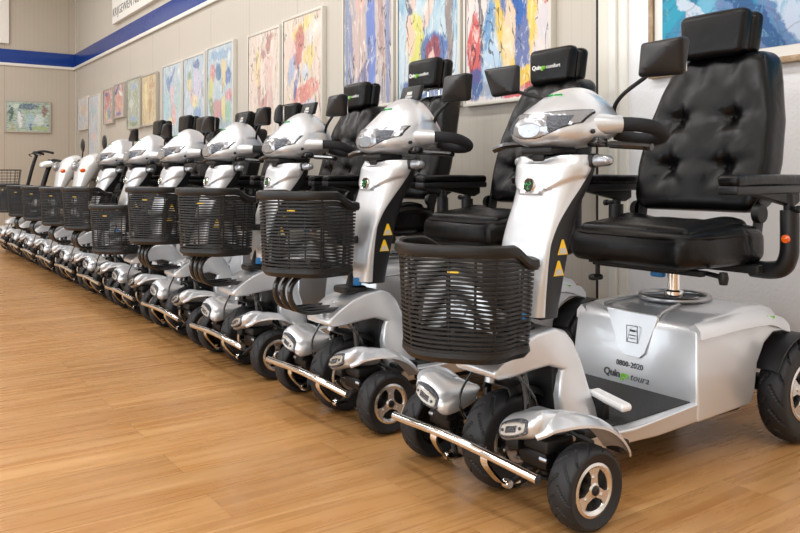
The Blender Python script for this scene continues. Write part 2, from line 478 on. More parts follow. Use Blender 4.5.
    part('bumper_bar', tube(bar, .0125, 14, smooth=6), M['chrome'], root)
    for s in (1, -1):
        g = G()
        g.add(tube([(.15, .11*s, .155), (.15, .112*s, .135), (.125, .118*s, .10), (.095, .122*s, .075), (.045, .122*s, .07)], 1.0, smooth=4, rect=(.028, .006)))
        g.add(lathe([(.0003, .014*s), (.011, .014*s), (.013, .006*s), (.013, -.006*s)], (.085, .125*s, .073), 12))
        g.add(rbox((.14, .075*s, .168), (.03, .03, .008), .003, 1))
        part('bumper_bracket', g, M['chrome'], root)
        g = G(); g.add(tube([(.06, .122*s, .07), (.04, .16*s, .11), (-.02, .20*s, .14)], .009, 8, smooth=4)); part('link_arm', g, M['matt_black'], root)
    # cables
    part('brake_cable', tube([(.04, -.07, .33), (.06, -.10, .26), (.06, -.09, .20), (.0, -.075, .15)], .004, 6, smooth=6), M['gloss_black'], root)
    part('brake_cable', tube([(.02, .07, .36), (-.04, .10, .28), (-.05, .095, .20), (-.02, .085, .15)], .0045, 6, smooth=6), M['gloss_black'], root)
    part('cable_clip', rbox((-.055, .045, .495), (.03, .02, .03), .005, 2), M['blue_knob'], root)
    # silver front cowl arching over the front wheel and running into the floor
    pr = [(.098, .352), (.09, .372), (.05, .402), (0.0, .432), (-.06, .452), (-.13, .462), (-.175, .450), (-.205, .415), (-.235, .345), (-.262, .255), (-.285, .165),
          (-.165, .155), (-.135, .20), (-.128, .27), (-.138, .325), (-.15, .342), (-.10, .358), (-.04, .352), (.03, .342), (.08, .338)]
    hw = [.088, .086, .092, .098, .100, .098, .095, .100, .108, .118, .14, .14, .122, .116, .112, .112, .106, .102, .098, .09]
    cw = part('front_cowl', prism(pr, hw, .010, 3), M['silver'], root, 50)
    part('cowl_lining', rbox((-.15, 0, .27), (.05, .185, .24), .01, 2), M['matt_black'], root)
    g = G(); g.add(rbox((-.05, 0, .462), (.10, .10, .03), .012, 3)); g.add(cyl((-.055, 0, .44), (-.085, 0, .54), .03, 16))
    part('steering_collar', g, M['black'], root)
    # floor pan, mat, chassis
    pr = [(-.13, .150), (-.16, .172), (-.30, .182), (-.575, .205), (-.60, .205), (-.60, .150), (-.40, .138), (-.16, .125)]
    hw = [.19, .214, .246, .262, .258, .256, .246, .20]
    part('floor_pan', prism(pr, hw, .009, 3), M['silver'], root, 50)
    pr = [(-.19, .178), (-.30, .1875), (-.585, .208), (-.585, .201), (-.30, .18), (-.19, .17)]
    part('floor_mat', prism(pr, [.17, .205, .232, .232, .205, .17], 0), M['ribbed'], root)
    part('chassis', rbox((-.55, 0, .115), (.95, .26, .07), .02, 2), M['matt_black'], root)
    g = G(); g.add(cyl((-1.10, -.23, .173), (-1.10, .23, .173), .03, 14)); g.add(rbox((-1.03, 0, .19), (.22, .22, .13), .03, 3))
    part('rear_axle', g, M['matt_black'], root)
    # fold-up footrest
    g = G(); g.add(tube([(-.235, -.015, .262), (-.275, .09, .255), (-.285, .12, .252)], 1.0, rect=(.034, .008)))
    fr = part('footrest', g, M['silver'], root)
    part('footrest_pad', rbox((0, 0, 0), (.045, .135, .022), .0105, 4, lambda x, y, z: (-.285+x+.05*y, .165+y, .246+z-.14*y)), M['white_plastic'], fr)
    g = G(); g.add(rbox((-.28, .12, .215), (.03, .07, .07), .004, 1))
    part('footrest_hinge', g, M['matt_black'], fr)
    # rear body
    pr = [(-.570, .150), (-.594, .405), (-.606, .434), (-.66, .455), (-.90, .468), (-1.01, .462), (-1.075, .446), (-1.108, .41), (-1.106, .372), (-1.06, .376), (-1.0, .372), (-.945, .345), (-.905, .285), (-.892, .205), (-.882, .172), (-.86, .155)]
    hw = [.262, .246, .236, .222, .215, .21, .205, .21, .225, .250, .254, .256, .256, .256, .256, .254]
    rb = part('rear_body', prism(pr, hw, .011, 3), M['silver'], root, 50)
    # shoulder strip along the upper side
    for s in (1, -1):
        rings = []
        for k in range(13):
            t = k/12; x = lerp(-.600, -1.102, t); z = .396+.012*math.sin(t*PI)-.03*smooth01((t-.75)/.25); y0 = .262+.004*math.sin(t*PI)
            e_ = .006*smooth01(k/2); y0 -= .009
            rings.append([(x, (y0-.012)*s, z-.006), (x, (y0+e_-.002)*s, z), (x, (y0+e_*.6-.004)*s, z+.026), (x, (y0-.024)*s, z+.047), (x, (y0-.045)*s, z+.03)])
        part('shoulder_trim', loft(rings), M['silver'], rb, 50)
    # raised wedge panel on the front face
    def fx(z): return -.570-.092*(z-.152)
    tr = [(-.118, .448), (.098, .448), (.060, .322), (.040, .304), (-.020, .304), (-.046, .322)]
    rs = []
    for o, k in ((-.01, 1.0), (.005, 1.0), (.008, .965)):
        cy = sum(p[0] for p in tr)/6; cz = sum(p[1] for p in tr)/6
        rs.append([(fx(z)+o-(.012 if z > .44 and o > 0 else 0), cy+(y-cy)*k, cz+(z-cz)*k) for y, z in tr])
    part('hatch', loft(rs), M['silver'], rb, 30)
    g = G()
    for (a, b) in (((-.124, .446), (-.19, .468)), ((.096, .446), (.06, .470))):
        g.add(tube([(fx(a[1])-.004, a[0], a[1]), (-.64, lerp(a[0], b[0], .35), .456), (-.80, b[0]*.75, .466), (-.90, b[0]*.55, .470)], .006, 8, smooth=5))
    part('ridge', g, M['silver'], rb)
    part('swivel_ring', lathe([(.115+.011*math.cos(q), .474+.011*math.sin(q)) for q in [2*PI*k/10 for k in range(10)]], (-.86, -.03, 0), 40, 'z', closed=True), M['steel'], root)
    part('swivel_plate', lathe([(.0003, .472), (.10, .472), (.10, .462)], (-.86, -.03, 0), 32, 'z'), M['matt_black'], root)
    # prints on the body
    tilt = (-.092, 0, 1)
    text('lettering', '0800-2020', .0255, M['dark_print'], (fx(.268)+.0012, -.003, .266), (0, 1, 0), tilt, rb, offset=.0002)
    a, w1 = text('lettering', 'Quin', .034, M['dark_print'], (fx(.225)+.0012, -.108, .226), (0, 1, 0), tilt, rb, offset=.0007, align='LEFT')
    b, w2 = text('lettering', 'go', .034, M['green'], (fx(.225)+.0012, -.108+w1+.004, .226), (0, 1, 0), tilt, rb, offset=.0005, align='LEFT')
    text('lettering', 'toura', .034, M['dark_print'], (fx(.225)+.0012, -.108+w1+w2+.010, .226), (0, 1, 0), tilt, rb, offset=-.0003, shear=.25, align='LEFT')
    g = G()
    for (y0, y1, z0, z1) in ((-.016, -.014, .350, .405), (.027, .029, .350, .405), (-.016, .029, .403, .405), (-.016, .029, .350, .352), (-.006, .02, .372, .375), (-.006, .02, .362, .364), (-.003, .017, .385, .392)):
        g.add(rbox((fx((z0+z1)/2)+.009, (y0+y1)/2, (z0+z1)/2), (.002, y1-y0, z1-z0), .0004, 1))
    part('plate_print', g, M['dark_print'], rb)
    text('lettering', 'Quingo', .016, M['green'], (-.985, .2535, .424), (-1, 0, -.03), (0, -.2, 1), rb, ext=.002)
    for s in (1, -1): part('tail_lamp', rbox((-1.104, .17*s, .405), (.02, .07, .03), .008, 3), M['red'], rb)
    # rear mudguard flaps
    for s in (1, -1):
        rings = []
        for k in range(12):
            a = math.radians(28+k*9); x = -1.10+.194*math.cos(a); z = .173+.194*math.sin(a)
            rings.append([(x, .21*s, z), (x, .31*s, z), (x-.006*math.cos(a), .31*s, z-.006*math.sin(a)), (x-.006*math.cos(a), .21*s, z-.006*math.sin(a))])
        part('rear_mudguard', loft(rings), M['black'], root)

def make_seat(root, logo):
    L = M['leather']
    g = G(); g.add(cyl((-.815, 0, .462), (-.815, 0, .60), .022, 20)); g.add(lathe([(.022, .462), (.034, .464), (.034, .50), (.024, .505)], (-.815, 0, 0), 20, 'z'))
    part('seat_post', g, M['chrome'], root)
    part('post_knob', rbox((-.80, -.055, .555), (.03, .05, .022), .008, 3), M['blue_knob'], root)
    g = G(); g.add(rbox((-.75, 0, .606), (.34, .36, .014), .004, 1)); g.add(rbox((-.815, 0, .592), (.12, .14, .03), .006, 2))
    g.add(rbox((-.66, .0, .592), (.03, .44, .02), .005, 1)); g.add(rbox((-.88, .0, .596), (.035, .56, .03), .006, 2))
    g.add(cyl((-.70, .20, .59), (-.67, .275, .588), .008, 8)); g.add(lathe([(.0003, .03), (.012, .028), (.016, .01), (.012, -.01), (.0003, -.012)], (-.665, .285, .575), 14, 'z'))
    g.add(cyl((-.56, -.12, .60), (-.56, -.12, .56), .008, 8)); g.add(rbox((-.55, -.12, .555), (.05, .03, .02), .008, 2))
    part('seat_frame', g, M['matt_black'], root)
    # cushion
    def dc(x, y, z):
        u, v = x/.21, y/.265
        if z > 0:
            z += .016*math.exp(-((u+.45)/.45)**2)*smooth01((abs(v)-.55)/.35) + .012*(1-u*u)*(1-v*v) - .012*smooth01((u-.35)/.6)
            z += .004*math.sin(9*y+20*x)*(1-abs(v)) 
        else: z -= .0
        y *= 1-.10*smooth01((u-.3)/.7)
        return (x+.012*(1-v*v), y, z)
    cu = part('seat_cushion', rbox((-.745, 0, .668), (.42, .53, .118), .042, 6, dc, .02), L, root, 60)
    def dp(x, y, z):
        u, v = x/.17, y/.215
        bump = .014*(1-u*u)*(1-v*v)+.020*math.exp(-((u+.5)/.5)**2)*smooth01((abs(v)-.5)/.4)-.008*smooth01((u-.2)/.8)
        for by in (-.09, .09):
            d2 = (x+.02)**2+(y-by)**2; bump -= .016*math.exp(-d2/.0012)
            a = math.atan2(y-by, x+.02); bump += .003*math.sin(6*a)*math.exp(-d2/.006)
        return (x, y, z+(bump if z > 0 else 0))
    part('seat_pad', rbox((-.745, 0, .722), (.34, .44, .045), .021, 5, dp, .014), L, cu, 60)
    # piping seam round the cushion
    def wel(z, k=1.0): return [(-.745+.212*k*math.copysign(abs(math.cos(a))**.35, math.cos(a)), .267*k*math.copysign(abs(math.sin(a))**.35, math.sin(a)), z+.012*math.exp(-((math.cos(a)+.5)/.5)**2)*abs(math.sin(a))) for a in [2*PI*i/48 for i in range(48)]]
    part('seam', tube([(x if x < -.6 else x-.003, y*(.985 if x < -.62 else .92), z) for x, y, z in wel(.706)], .0035, 6, closed=True), L, cu, 60)
    # backrest
    BZ0, BZ1 = .775, 1.345
    but = [(-.112, .930), (.112, .930), (-.104, 1.105), (.104, 1.105)]
    def db(x, y, z):
        zz = z+(BZ0+BZ1)/2; t = (zz-BZ0)/(BZ1-BZ0)
        wk = interp(t, [(0, .88), (.10, .97), (.3, 1.0), (.55, .95), (.8, .81), (.93, .72), (1, .66)])
        yy = y*wk
        xx = x
        if x > 0:
            xx += .022*math.cos(yy/.25*1.35)*math.sin(PI*min(1, max(0, t)))**.5
            for by, bz in but:
                d2 = (yy-by)**2+(zz-bz)**2; xx -= .040*math.exp(-d2/.0010)+.012*math.exp(-d2/.006)
                a = math.atan2(zz-bz, yy-by); xx += .0075*math.sin(5*a+by*30)*math.exp(-d2/.008)*min(1, d2/.0006)
            xx += .007*math.sin(yy*52+1.5)*smooth01((t-.72)/.2)*(1-smooth01((t-.97)/.03))
        xx += -.30*max(0, t)*.55-.05*(t-.35)**2
        return (xx, yy, z)
    def lean(x, y, z): return db(x, y, z)
    br = part('backrest', rbox((-.958, 0, (BZ0+BZ1)/2), (.141, .525, BZ1-BZ0), .046, 6, lean, .0135), L, root, 60)
    for by, bz in but:
        t = (bz-BZ0)/(BZ1-BZ0); x = -.935-.165*t-.05*(t-.35)**2+.0475+.018-.034
        part('button', lathe([(.0003, x+.007), (.006, x+.006), (.009, x+.001), (.009, x-.004)], (0, by, bz), 14, 'x'), L, br)
    # side welt: seam between front cushion and side wall
    for s in (1, -1):
        g = G(); pts = []
        for k in range(16):
            t = .04+.92*k/15; zz = BZ0+t*(BZ1-BZ0)
            wk = interp(t, [(0, .88), (.10, .97), (.3, 1.0), (.55, .95), (.8, .81), (.93, .72), (1, .66)])
            pts.append((-.935+.028-.165*t-.05*(t-.35)**2, (.257*wk-.003)*s, zz))
        g.add(tube(pts, .004, 6, smooth=2))
        part('seam', g, L, br)
    # back shell
    for s in (1, -1):
        g = G(); g.add(rbox((0, 0, 0), (.05, .012, .20), .005, 1, lambda x, y, z: (x-.94-.2*z, y+.235*s, z+.74)))
        g.add(lathe([(.0003, .012*s), (.03, .012*s), (.032, .004*s), (.032, -.012*s)], (-.93, .246*s, .775), 20))
        part('recliner', g, M['matt_black'], root)
    # headrest
    def dh(x, y, z): return (x-.08*z+.010*math.cos(y/.15*1.5)*(1 if x > 0 else 0), y*(1+.05*z/.07), z)
    hr = part('headrest', rbox((-1.075, -.012, 1.418), (.066, .262, .170), .028, 5, dh, .03), L, root, 60)
    part('headrest_back', rbox((-1.139, -.005, 1.416), (.066, .262, .160), .030, 5, dh, .03), L, hr, 60)
    for y in (-.05, .05): part('headrest_stem', cyl((-1.125, y, 1.30), (-1.125, y, 1.37), .006, 8), M['chrome'], hr)
    if logo:
        u = (-.08, 0, 1)
        a, w1 = text('lettering', 'Quin', .030, M['white_print'], (-1.0318, -.108, 1.404), (0, 1, 0), u, hr, ext=.0015, offset=.0006, align='LEFT')
        b, w2 = text('lettering', 'go', .030, M['green'], (-1.0308, -.108+w1+.002, 1.404), (0, 1, 0), u, hr, ext=.0015, offset=.0006, align='LEFT')
        text('lettering', 'comfort', .027, M['white_print'], (-1.0308, -.108+w1+w2+.005, 1.404), (0, 1, 0), u, hr, ext=.0015, align='LEFT')
    # armrests with their supports
    for s in (1, -1):
        def da(x, y, z): return (x, y*(1+.05*math.cos(x*8)), z+.006*math.cos(x/.22*1.5)+.03*max(0, -x-.1))
        ar = part('armrest', rbox((-.815, .325*s, .882), (.39, .072, .036), .015, 4, da, .03), L, root, 60)
        part('armrest_base', rbox((-.815, .325*s, .856), (.39, .068, .028), .008, 3, lambda x, y, z: (x, y, z+.03*max(0, -x-.1))), M['black'], ar)
        g = G()
        g.add(prism([(-.70, .848), (-.99, .852), (-.99, .815), (-.955, .80)], .016, .004, 1, y0=.335*s))
        g.add(cyl((-.93, .345*s, .84), (-.93, .345*s, .77), .016, 12))
        g.add(cyl((-.93, .345*s, .80), (-.915, .38*s, .795), .008, 8)); g.add(lathe([(.0003, .008*s), (.012, .006*s), (.012, -.006*s)], (-.915, .385*s, .795), 10))
        part('armrest_support', g, M['matt_black'], ar)
        part('armrest_post', tube([(-.93, .348*s, .79), (-.93, .348*s, .70), (-.93, .345*s, .645), (-.93, .325*s, .605), (-.93, .28*s, .592), (-.93, .22*s, .592)], .029, 14, smooth=6), M['black'], ar)
        part('side_reflector', lathe([(.0003, .008), (.013, .006), (.014, 0)], (-.93+.029, .352*s, .70), 14, 'x'), M['amber'], ar)

DASH = [(-.120, (1.018, 1.050, .040)), (-.128, (1.002, 1.070, .075)), (-.148, (.992, 1.092, .104)), (-.18, (.985, 1.113, .124)), (-.22, (.981, 1.134, .137)),
        (-.27, (.980, 1.156, .145)), (-.325, (.984, 1.169, .146)), (-.38, (.993, 1.163, .130)), (-.43, (1.004, 1.146, .108)), (-.47, (1.024, 1.118, .086)), (-.49, (1.045, 1.092, .055))]
LIFT = 0.0
DASH = [(-.12+(x_+.12)*.89, v_) for x_, v_ in DASH]
def dash_ring(x, n, grow=0.0):
    zb, zt, w = cinterp(-x, [(-a, b) for a, b in DASH])
    zt += LIFT*smooth01((-x-.13)/.19)*(1-.75*smooth01((-x-.37)/.08))
    zw = zb+.042*(zt-zb)/.17+.018; r = []
    for k in range(n):
        a = 2*PI*k/n; c, s_ = math.cos(a), math.sin(a)
        y = (w+grow)*math.copysign(abs(c)**.9, c)
        z = zw+(zt-zw+grow)*s_**1.15 + .005*smooth01((.055-abs(y))/.012)*smooth01((-x-.17)/.08)*smooth01((s_-.3)/.3) if s_ > 0 else zw-(zw-zb+grow)*abs(s_)**.75
        r.append((x, y, z))
    return r
def make_tiller(root, display):
    # steering column: silver shield in front, black cover behind
    S = [(.495, (-.052, -.094, -.165, .090)), (.60, (-.062, -.098, -.184, .095)), (.70, (-.082, -.110, -.205, .098)), (.76, (-.098, -.138, -.224, .100)), (.82, (-.117, -.182, -.246, .105)),
         (.88, (-.136, -.226, -.276, .116)), (.93, (-.150, -.250, -.290, .129)), (.962, (-.168, -.258, -.288, .126))]
    rings = []; back = []
    NZ = 90
    for i in range(NZ+1):
        z = lerp(.495, .962, i/NZ); xf, xm, xb, w = cinterp(z, S)
        ring = []
        for k in range(29):
            t = -1+2*k/28; a = t*PI/2
            y = w*math.copysign(abs(math.sin(a))**.72, a); u = abs(math.cos(a))**.85
            x = xm+(xf-xm)*u
            zv = .842+.62*max(0, abs(y)-.035)
            lift = .0095*smooth01((z-zv)/.005)
            top = -.018*smooth01((z-.93)/.03)*math.exp(-(y/.05)**2)
            ring.append((x+lift, y*(1+lift*3), z+top))
        for k in range(9):
            t = 1-2*k/8; ring.append((xm-.004, w*.97*t, z-.018*smooth01((z-.93)/.03)*math.exp(-(w*.97*t/.05)**2)))
        rings.append(ring)
        wb = w*.93
        back.append([(xm+.01, -wb, z-.008), (xm+.01, wb, z-.008), (xb+.02, wb, z-.008), (xb, wb*.85, z-.008), (xb, -wb*.85, z-.008), (xb+.02, -wb, z-.008)])
    sh = part('steering_shield', loft(rings), M['silver'], root, 40)
    cv = part('column_cover', loft(back), M['black'], root, 40)
    for (x, z) in ((-.165, .693), (-.150, .632)):
        g1, g2 = G(), G()
        y = interp(z, [(.6, .0884), (.7, .0912), (.76, .093)])+.0012
        g1 = G().add(([(x+.022, y, z-.022), (x-.022, y, z-.022), (x-.004, y, z+.022), (x+.004, y, z+.022)], [(0, 1, 2, 3)]))
        g2.add(([(x+.016, y+.0008, z-.019), (x-.016, y+.0008, z-.019), (x-.009, y+.0008, z-.002), (x+.009, y+.0008, z-.002)], [(0, 1, 2, 3)]))
        ws_ = part('warning_sticker', g1, M['yellow'], cv); part('sticker_print', g2, M['grey_print'], ws_) if False else part('sticker_print', g2, M['grey_print'], cv)
    # round badge
    bc = Vector((-.126, 0, .870)); nrm = Vector((1, 0, .22)).normalized()
    rot = nrm.to_track_quat('Z', 'Y').to_matrix().to_4x4(); rot.translation = bc
    bd = part('badge', G().add(lathe([(.0003, .010), (.0185, .010), (.0195, .006), (.0195, -.004)], (0, 0, 0), 28, 'z'), rot), M['gloss_black'], sh)
    part('badge_ring', G().add(lathe([(.0195, .004), (.0195, .010), (.022, .012), (.0245, .008), (.0245, -.004)], (0, 0, 0), 28, 'z'), rot), M['chrome'], bd)
    g = G()
    for a in range(3):
        q = a*2*PI/3+.4; g.add(tube([(.003*math.cos(q), .003*math.sin(q), .011), (.011*math.cos(q), .011*math.sin(q), .011), (.012*math.cos(q+.7), .012*math.sin(q+.7), .011)], 1.0, rect=(.0026, .0014)), rot)
    part('badge_emblem', g, M['badge_green'], bd)
    # neck between shield and head
    g = G(); g.add(cyl((-.215, 0, .90), (-.235, 0, 1.0), .034, 18)); g.add(rbox((-.20, 0, .975), (.11, .13, .022), .008, 2)); g.add(rbox((-.17, .0, .958), (.03, .05, .03), .006, 2))
    part('tiller_neck', g, M['matt_black'], root)
    make_dash(root, .042)
    make_controls(root, display)

def make_dash(root, lift):
    global LIFT
    LIFT = lift
    NX, NR = 46, 64
    xs = [-.120-(.329)*(.5-.5*math.cos(PI*(i/NX)**.9)) for i in range(NX+1)]
    rings = [dash_ring(x, NR) for x in xs]
    hd = part('dash_head', loft(rings), M['silver'], root, 60)
    # headlamp lens wrapped round the nose
    v = []; f = []; idx = {}
    xs2 = [-.1205-(.14)*(i/110)**1.4 for i in range(111)]; R2 = [dash_ring(x, 240, .003) for x in xs2]
    def inlens(p):
        s_ = abs(p[1])/.135
        hi = 1.082+.012*s_; lo = 1.012+.060*max(0, s_-.15)**1.6
        return lo < p[2] < hi and s_ < .985
    for i in range(110):
        for k in range(240):
            q = [(i, k), (i, (k+1) % 240), (i+1, (k+1) % 240), (i+1, k)]
            c = Vector((0, 0, 0))
            for a, b in q: c += Vector(R2[a][b])/4
            if inlens(c):
                fa = []
                for a in q:
                    if a not in idx: idx[a] = len(v); p = R2[a[0]][a[1]]; v.append((p[0]+.002, p[1], p[2]))
                    fa.append(idx[a])
                f.append(fa)
    # fill the nose cap
    lens = part('headlamp', (v+[(p[0]+.003, p[1], p[2]) for p in dash_ring(-.1205, 40, .003)], f+[tuple(len(v)+k for k in range(40))]), M['clear'], hd, 60)
    # faceted reflectors seen behind the lens ends, dark lens outline
    def patch(test, grow, dx):
        vv = []; ff = []; ix = {}; RR = [dash_ring(x, 240, grow) for x in xs2]
        for i in range(110):
            for k in range(240):
                q = [(i, k), (i, (k+1) % 240), (i+1, (k+1) % 240), (i+1, k)]
                c = Vector((0, 0, 0))
                for a, b in q: c += Vector(RR[a][b])/4
                if test(c):
                    fa = []
                    for a in q:
                        if a not in ix: ix[a] = len(vv); p = RR[a[0]][a[1]]; vv.append((p[0]+dx, p[1], p[2]))
                        fa.append(ix[a])
                    ff.append(fa)
        return vv, ff
    for s in (1, -1):
        def refl(p):
            y = p[1]*s
            return inlens(p) and .062+.25*(1.07-p[2]) < y < .118 and 1.022+.5*max(0, y-.07) < p[2] < 1.077
        part('lamp_reflector', patch(refl, .0045, .002), M['reflector'], lens, 60)
    def inl2(p):
        s_ = abs(p[1])/.135
        return 1.0095+.060*max(0, s_-.15)**1.6 < p[2] < 1.0845+.012*s_ and s_ < .995
    part('lamp_seal', patch(inl2, .0012, .0008), M['black'], hd, 60)
    for s in (1, -1):
        part('screw', lathe([(.0003, .149*s), (.006, .149*s), (.007, .147*s), (.007, .135*s)], (-.235, 0, 1.03), 14), M['black'], hd)
    zq = lambda x: max(p[2] for p in dash_ring(x, 64))
    up = Vector((-.06, 0, zq(-.28)-zq(-.22)))
    text('lettering', 'Quin', .015, M['dark_print'], (-.222, -.050, zq(-.222)+.0005), (0, 1, .03), up, hd, ext=.0025, align='LEFT')
    text('lettering', 'go toura', .015, M['badge_green'], (-.222, -.018, zq(-.222)+.0015), (0, 1, -.03), up, hd, ext=.0025, align='LEFT')

def make_controls(root, display):
    for s in (1, -1):
        part('grip_socket', tube([(-.225, .085*s, 1.050), (-.275, .122*s, 1.053), (-.337, .162*s, 1.054)], [.036, .033, .026], 18), M['silver'], root)
        part('handlebar', tube([(-.333, .159*s, 1.054), (-.365, .190*s, 1.052), (-.405, .219*s, 1.045), (-.445, .220*s, 1.032), (-.478, .200*s, 1.020), (-.492, .155*s, 1.014), (-.48, .10*s, 1.016), (-.44, .055*s, 1.035)], .0215, 14, smooth=6), M['foam'], root)
        g = G(); g.add(tube([(-.27, .10*s, 1.0), (-.30, .15*s, .993), (-.33, .20*s, .99)], .009, 8, smooth=4))
        g.add(tube([(-.30, .15*s, .993), (-.345, .235*s, .986), (-.35, .262*s, .983)] if s > 0 else [(-.24, .13*s, 1.0), (-.205, .19*s, .998), (-.19, .235*s, .985)], .011, 8, smooth=4))
        g.add(rbox((-.27, .13*s, 1.0), (.05, .045, .03), .01, 2))
        part('brake_lever', g, M['gloss_black'], root)
        g = G(); g.add(rbox((-.255, .118*s, .945), (.05, .05, .042), .012, 3))
        sb = part('signal_stalk', g, M['black'], root)
        part('turn_signal', rbox((-.255, .165*s, .945), (.042, .060, .034), .015, 4, lambda x, y, z: (x*(1-.15*y*s/.03), y, z*(1-.2*y*s/.03))), M['clear'], sb, 50)
        # mirror
        c = Vector((-.335, .315*s if s > 0 else -.340, 1.230))
        def dm(x, y, z):
            d = abs(y*s/.07-z/.052)/2
            sl = .10*z - .05*y*s
            return (x+(.030*(1-d)*(1-.35*smooth01(max(abs(y)/.07, abs(z)/.05)-.4)) if x > 0 else 0)+sl*.3, y*(1+.08*z/.05)+.06*z*s, z+(.10*y*s*-.2))
        mi = part('mirror', rbox(tuple(c), (.022, .142, .100), .011, 4, dm, .012), M['black'], root, 25)
        part('mirror_glass', rbox((c.x-.013, c.y, c.z), (.004, .125, .085), .0019, 2), M['chrome'], mi)
        part('mirror_stem', tube([(-.385, .095*s, 1.085), (-.384, .102*s, 1.118), (-.365, .155*s, 1.150), (-.340, c.y-.062*s, 1.188), (-.333, c.y-.045*s, 1.202)], .0065, 8, smooth=5), M['matt_black'], mi)
    if display:
        g = G(); g.add(rbox((0, 0, 0), (.022, .130, .062), .006, 3, lambda x, y, z: (-.360+x-.28*z, y-.02, 1.240+z)))
        g.add(cyl((-.385, -.02, 1.17), (-.365, -.02, 1.23), .009, 8))
        dp_ = part('display', g, M['black'], root)
        part('display_plate', rbox((0, 0, 0), (.001, .035, .014), .0004, 1, lambda x, y, z: (-.3482+x-.28*z, y-.02, 1.240+z)), M['grey_print'], dp_)
        text('lettering', 'Quingo', .016, M['white_print'], (-.3428, -.02, 1.222), (0, 1, 0), (-.28, 0, 1), dp_, ext=.0006)

def basket_outline(k=1.0, n=72):
    """plan outline, front bulged, tapered towards the column"""
    pts = []
    k = k*1.02; hw, xf, xr = .198*k, .268, -.02
    base = [(xr, -.172*k), (.04, -.184*k), (.10, -hw), (.155, -.184*k), (.205, -.135*k), (.252, -.068*k), (.268, 0), (.252, .068*k), (.205, .135*k), (.155, .184*k), (.10, hw), (.04, .184*k), (xr, .172*k), (xr-.012, .10*k), (xr-.012, 0), (xr-.012, -.10*k)]
    return [(p.x, p.y) for p in cr([(a, b, 0) for a, b in base], 5, True)]
def make_basket(root, mesh_rows=23):
    z0, z1 = .425, .705
    def ring(t, out=0.0):
        k = lerp(.90, 1.0, t); O = basket_outline(k); z = lerp(z0, z1, t)
        cx = .11
        res = []
        for (x, y) in O:
            d = Vector((x-cx, y)); d.normalize()
            xx = lerp(.10+(x-.10)*.92, x, t)
            res.append((xx+d.x*out, y+d.y*out, z))
        return res
    # rim: flat band, taller at the front, dipping at the rear
    def dip(p):
        return -.040*smooth01((.085-p[0])/.09)
    rings = []
    R0 = ring(1.0)
    for (o, dz) in ((-.008, .002), (-.008, .012), (.0, .017), (.011, .012), (.0135, -.006), (.008, -.015), (.0, -.013), (-.008, .002)):
        rr = ring(1.0, o); rings.append([(p[0], p[1], p[2]+dz+dip(p)) for p in rr])
    bk = part('basket', loft(rings, cap=False), M['basket'], root, 40); bk.location = (.048, 0, -.006)
    g = G()
    for i in range(mesh_rows):
        t = (i+.6)/(mesh_rows+.4); R_ = ring(t)
        R_ = [(p[0], p[1], p[2]+dip(p)*smooth01((t-.8)/.2)) for p in R_]
        g.add(tube(R_, 1.0, closed=True, rect=(.0042, .0060)))
    part('wire_row', g, M['basket'], bk)
    g = G(); n = len(R0)
    for k in list(range(2, n, 9)):
        P = [ring(t, -.003)[k] for t in (0, .25, .5, .75, .97)]
        P[-1] = (P[-1][0], P[-1][1], P[-1][2]+dip(P[-1]))
        g.add(tube(P, 1.0, rect=(.007, .005)))
    part('wire_upright', g, M['basket'], bk)
    g = G(); B = ring(0.0)
    g.add(loft([[(p[0], p[1], z0-.012) for p in ring(0, -.03)], [(p[0], p[1], z0-.012) for p in ring(0, -.008)], [(p[0], p[1], z0+.004) for p in ring(0, .006)], [(p[0], p[1], z0+.016) for p in ring(0, .005)], [(p[0], p[1], z0+.014) for p in ring(0, -.004)], [(p[0], p[1], z0+.0) for p in ring(0, -.012)]]))
    part('basket_floor', g, M['basket'], bk)
    part('basket_tag', rbox((.216, .118, .650), (.003, .024, .010), .001, 1, lambda x, y, z: (x-.75*y, y, z)), M['yellow'], bk)
    g = G(); g.add(rbox((-.055, 0, .60), (.06, .10, .12), .006, 2)); g.add(rbox((-.08, 0, .53), (.08, .06, .03), .006, 2)); part('basket_mount', g, M['black'], bk)
def make_loops(root):
    g = G()
    for y in (-.06, 0, .06):
        g.add(tube([(.02, y, .545), (.13, y, .545), (.20, y, .535), (.238, y, .49), (.225, y, .43), (.17, y, .402), (.08, y, .40), (-.02, y, .40), (-.06, y, .42)], .0105, 10, smooth=6))
    g.add(cyl((.02, -.07, .40), (.02, .07, .40), .009, 8)); g.add(cyl((.08, -.07, .545), (.08, .07, .545), .009, 8))
    part('basket_carrier', g, M['gloss_black'], root)

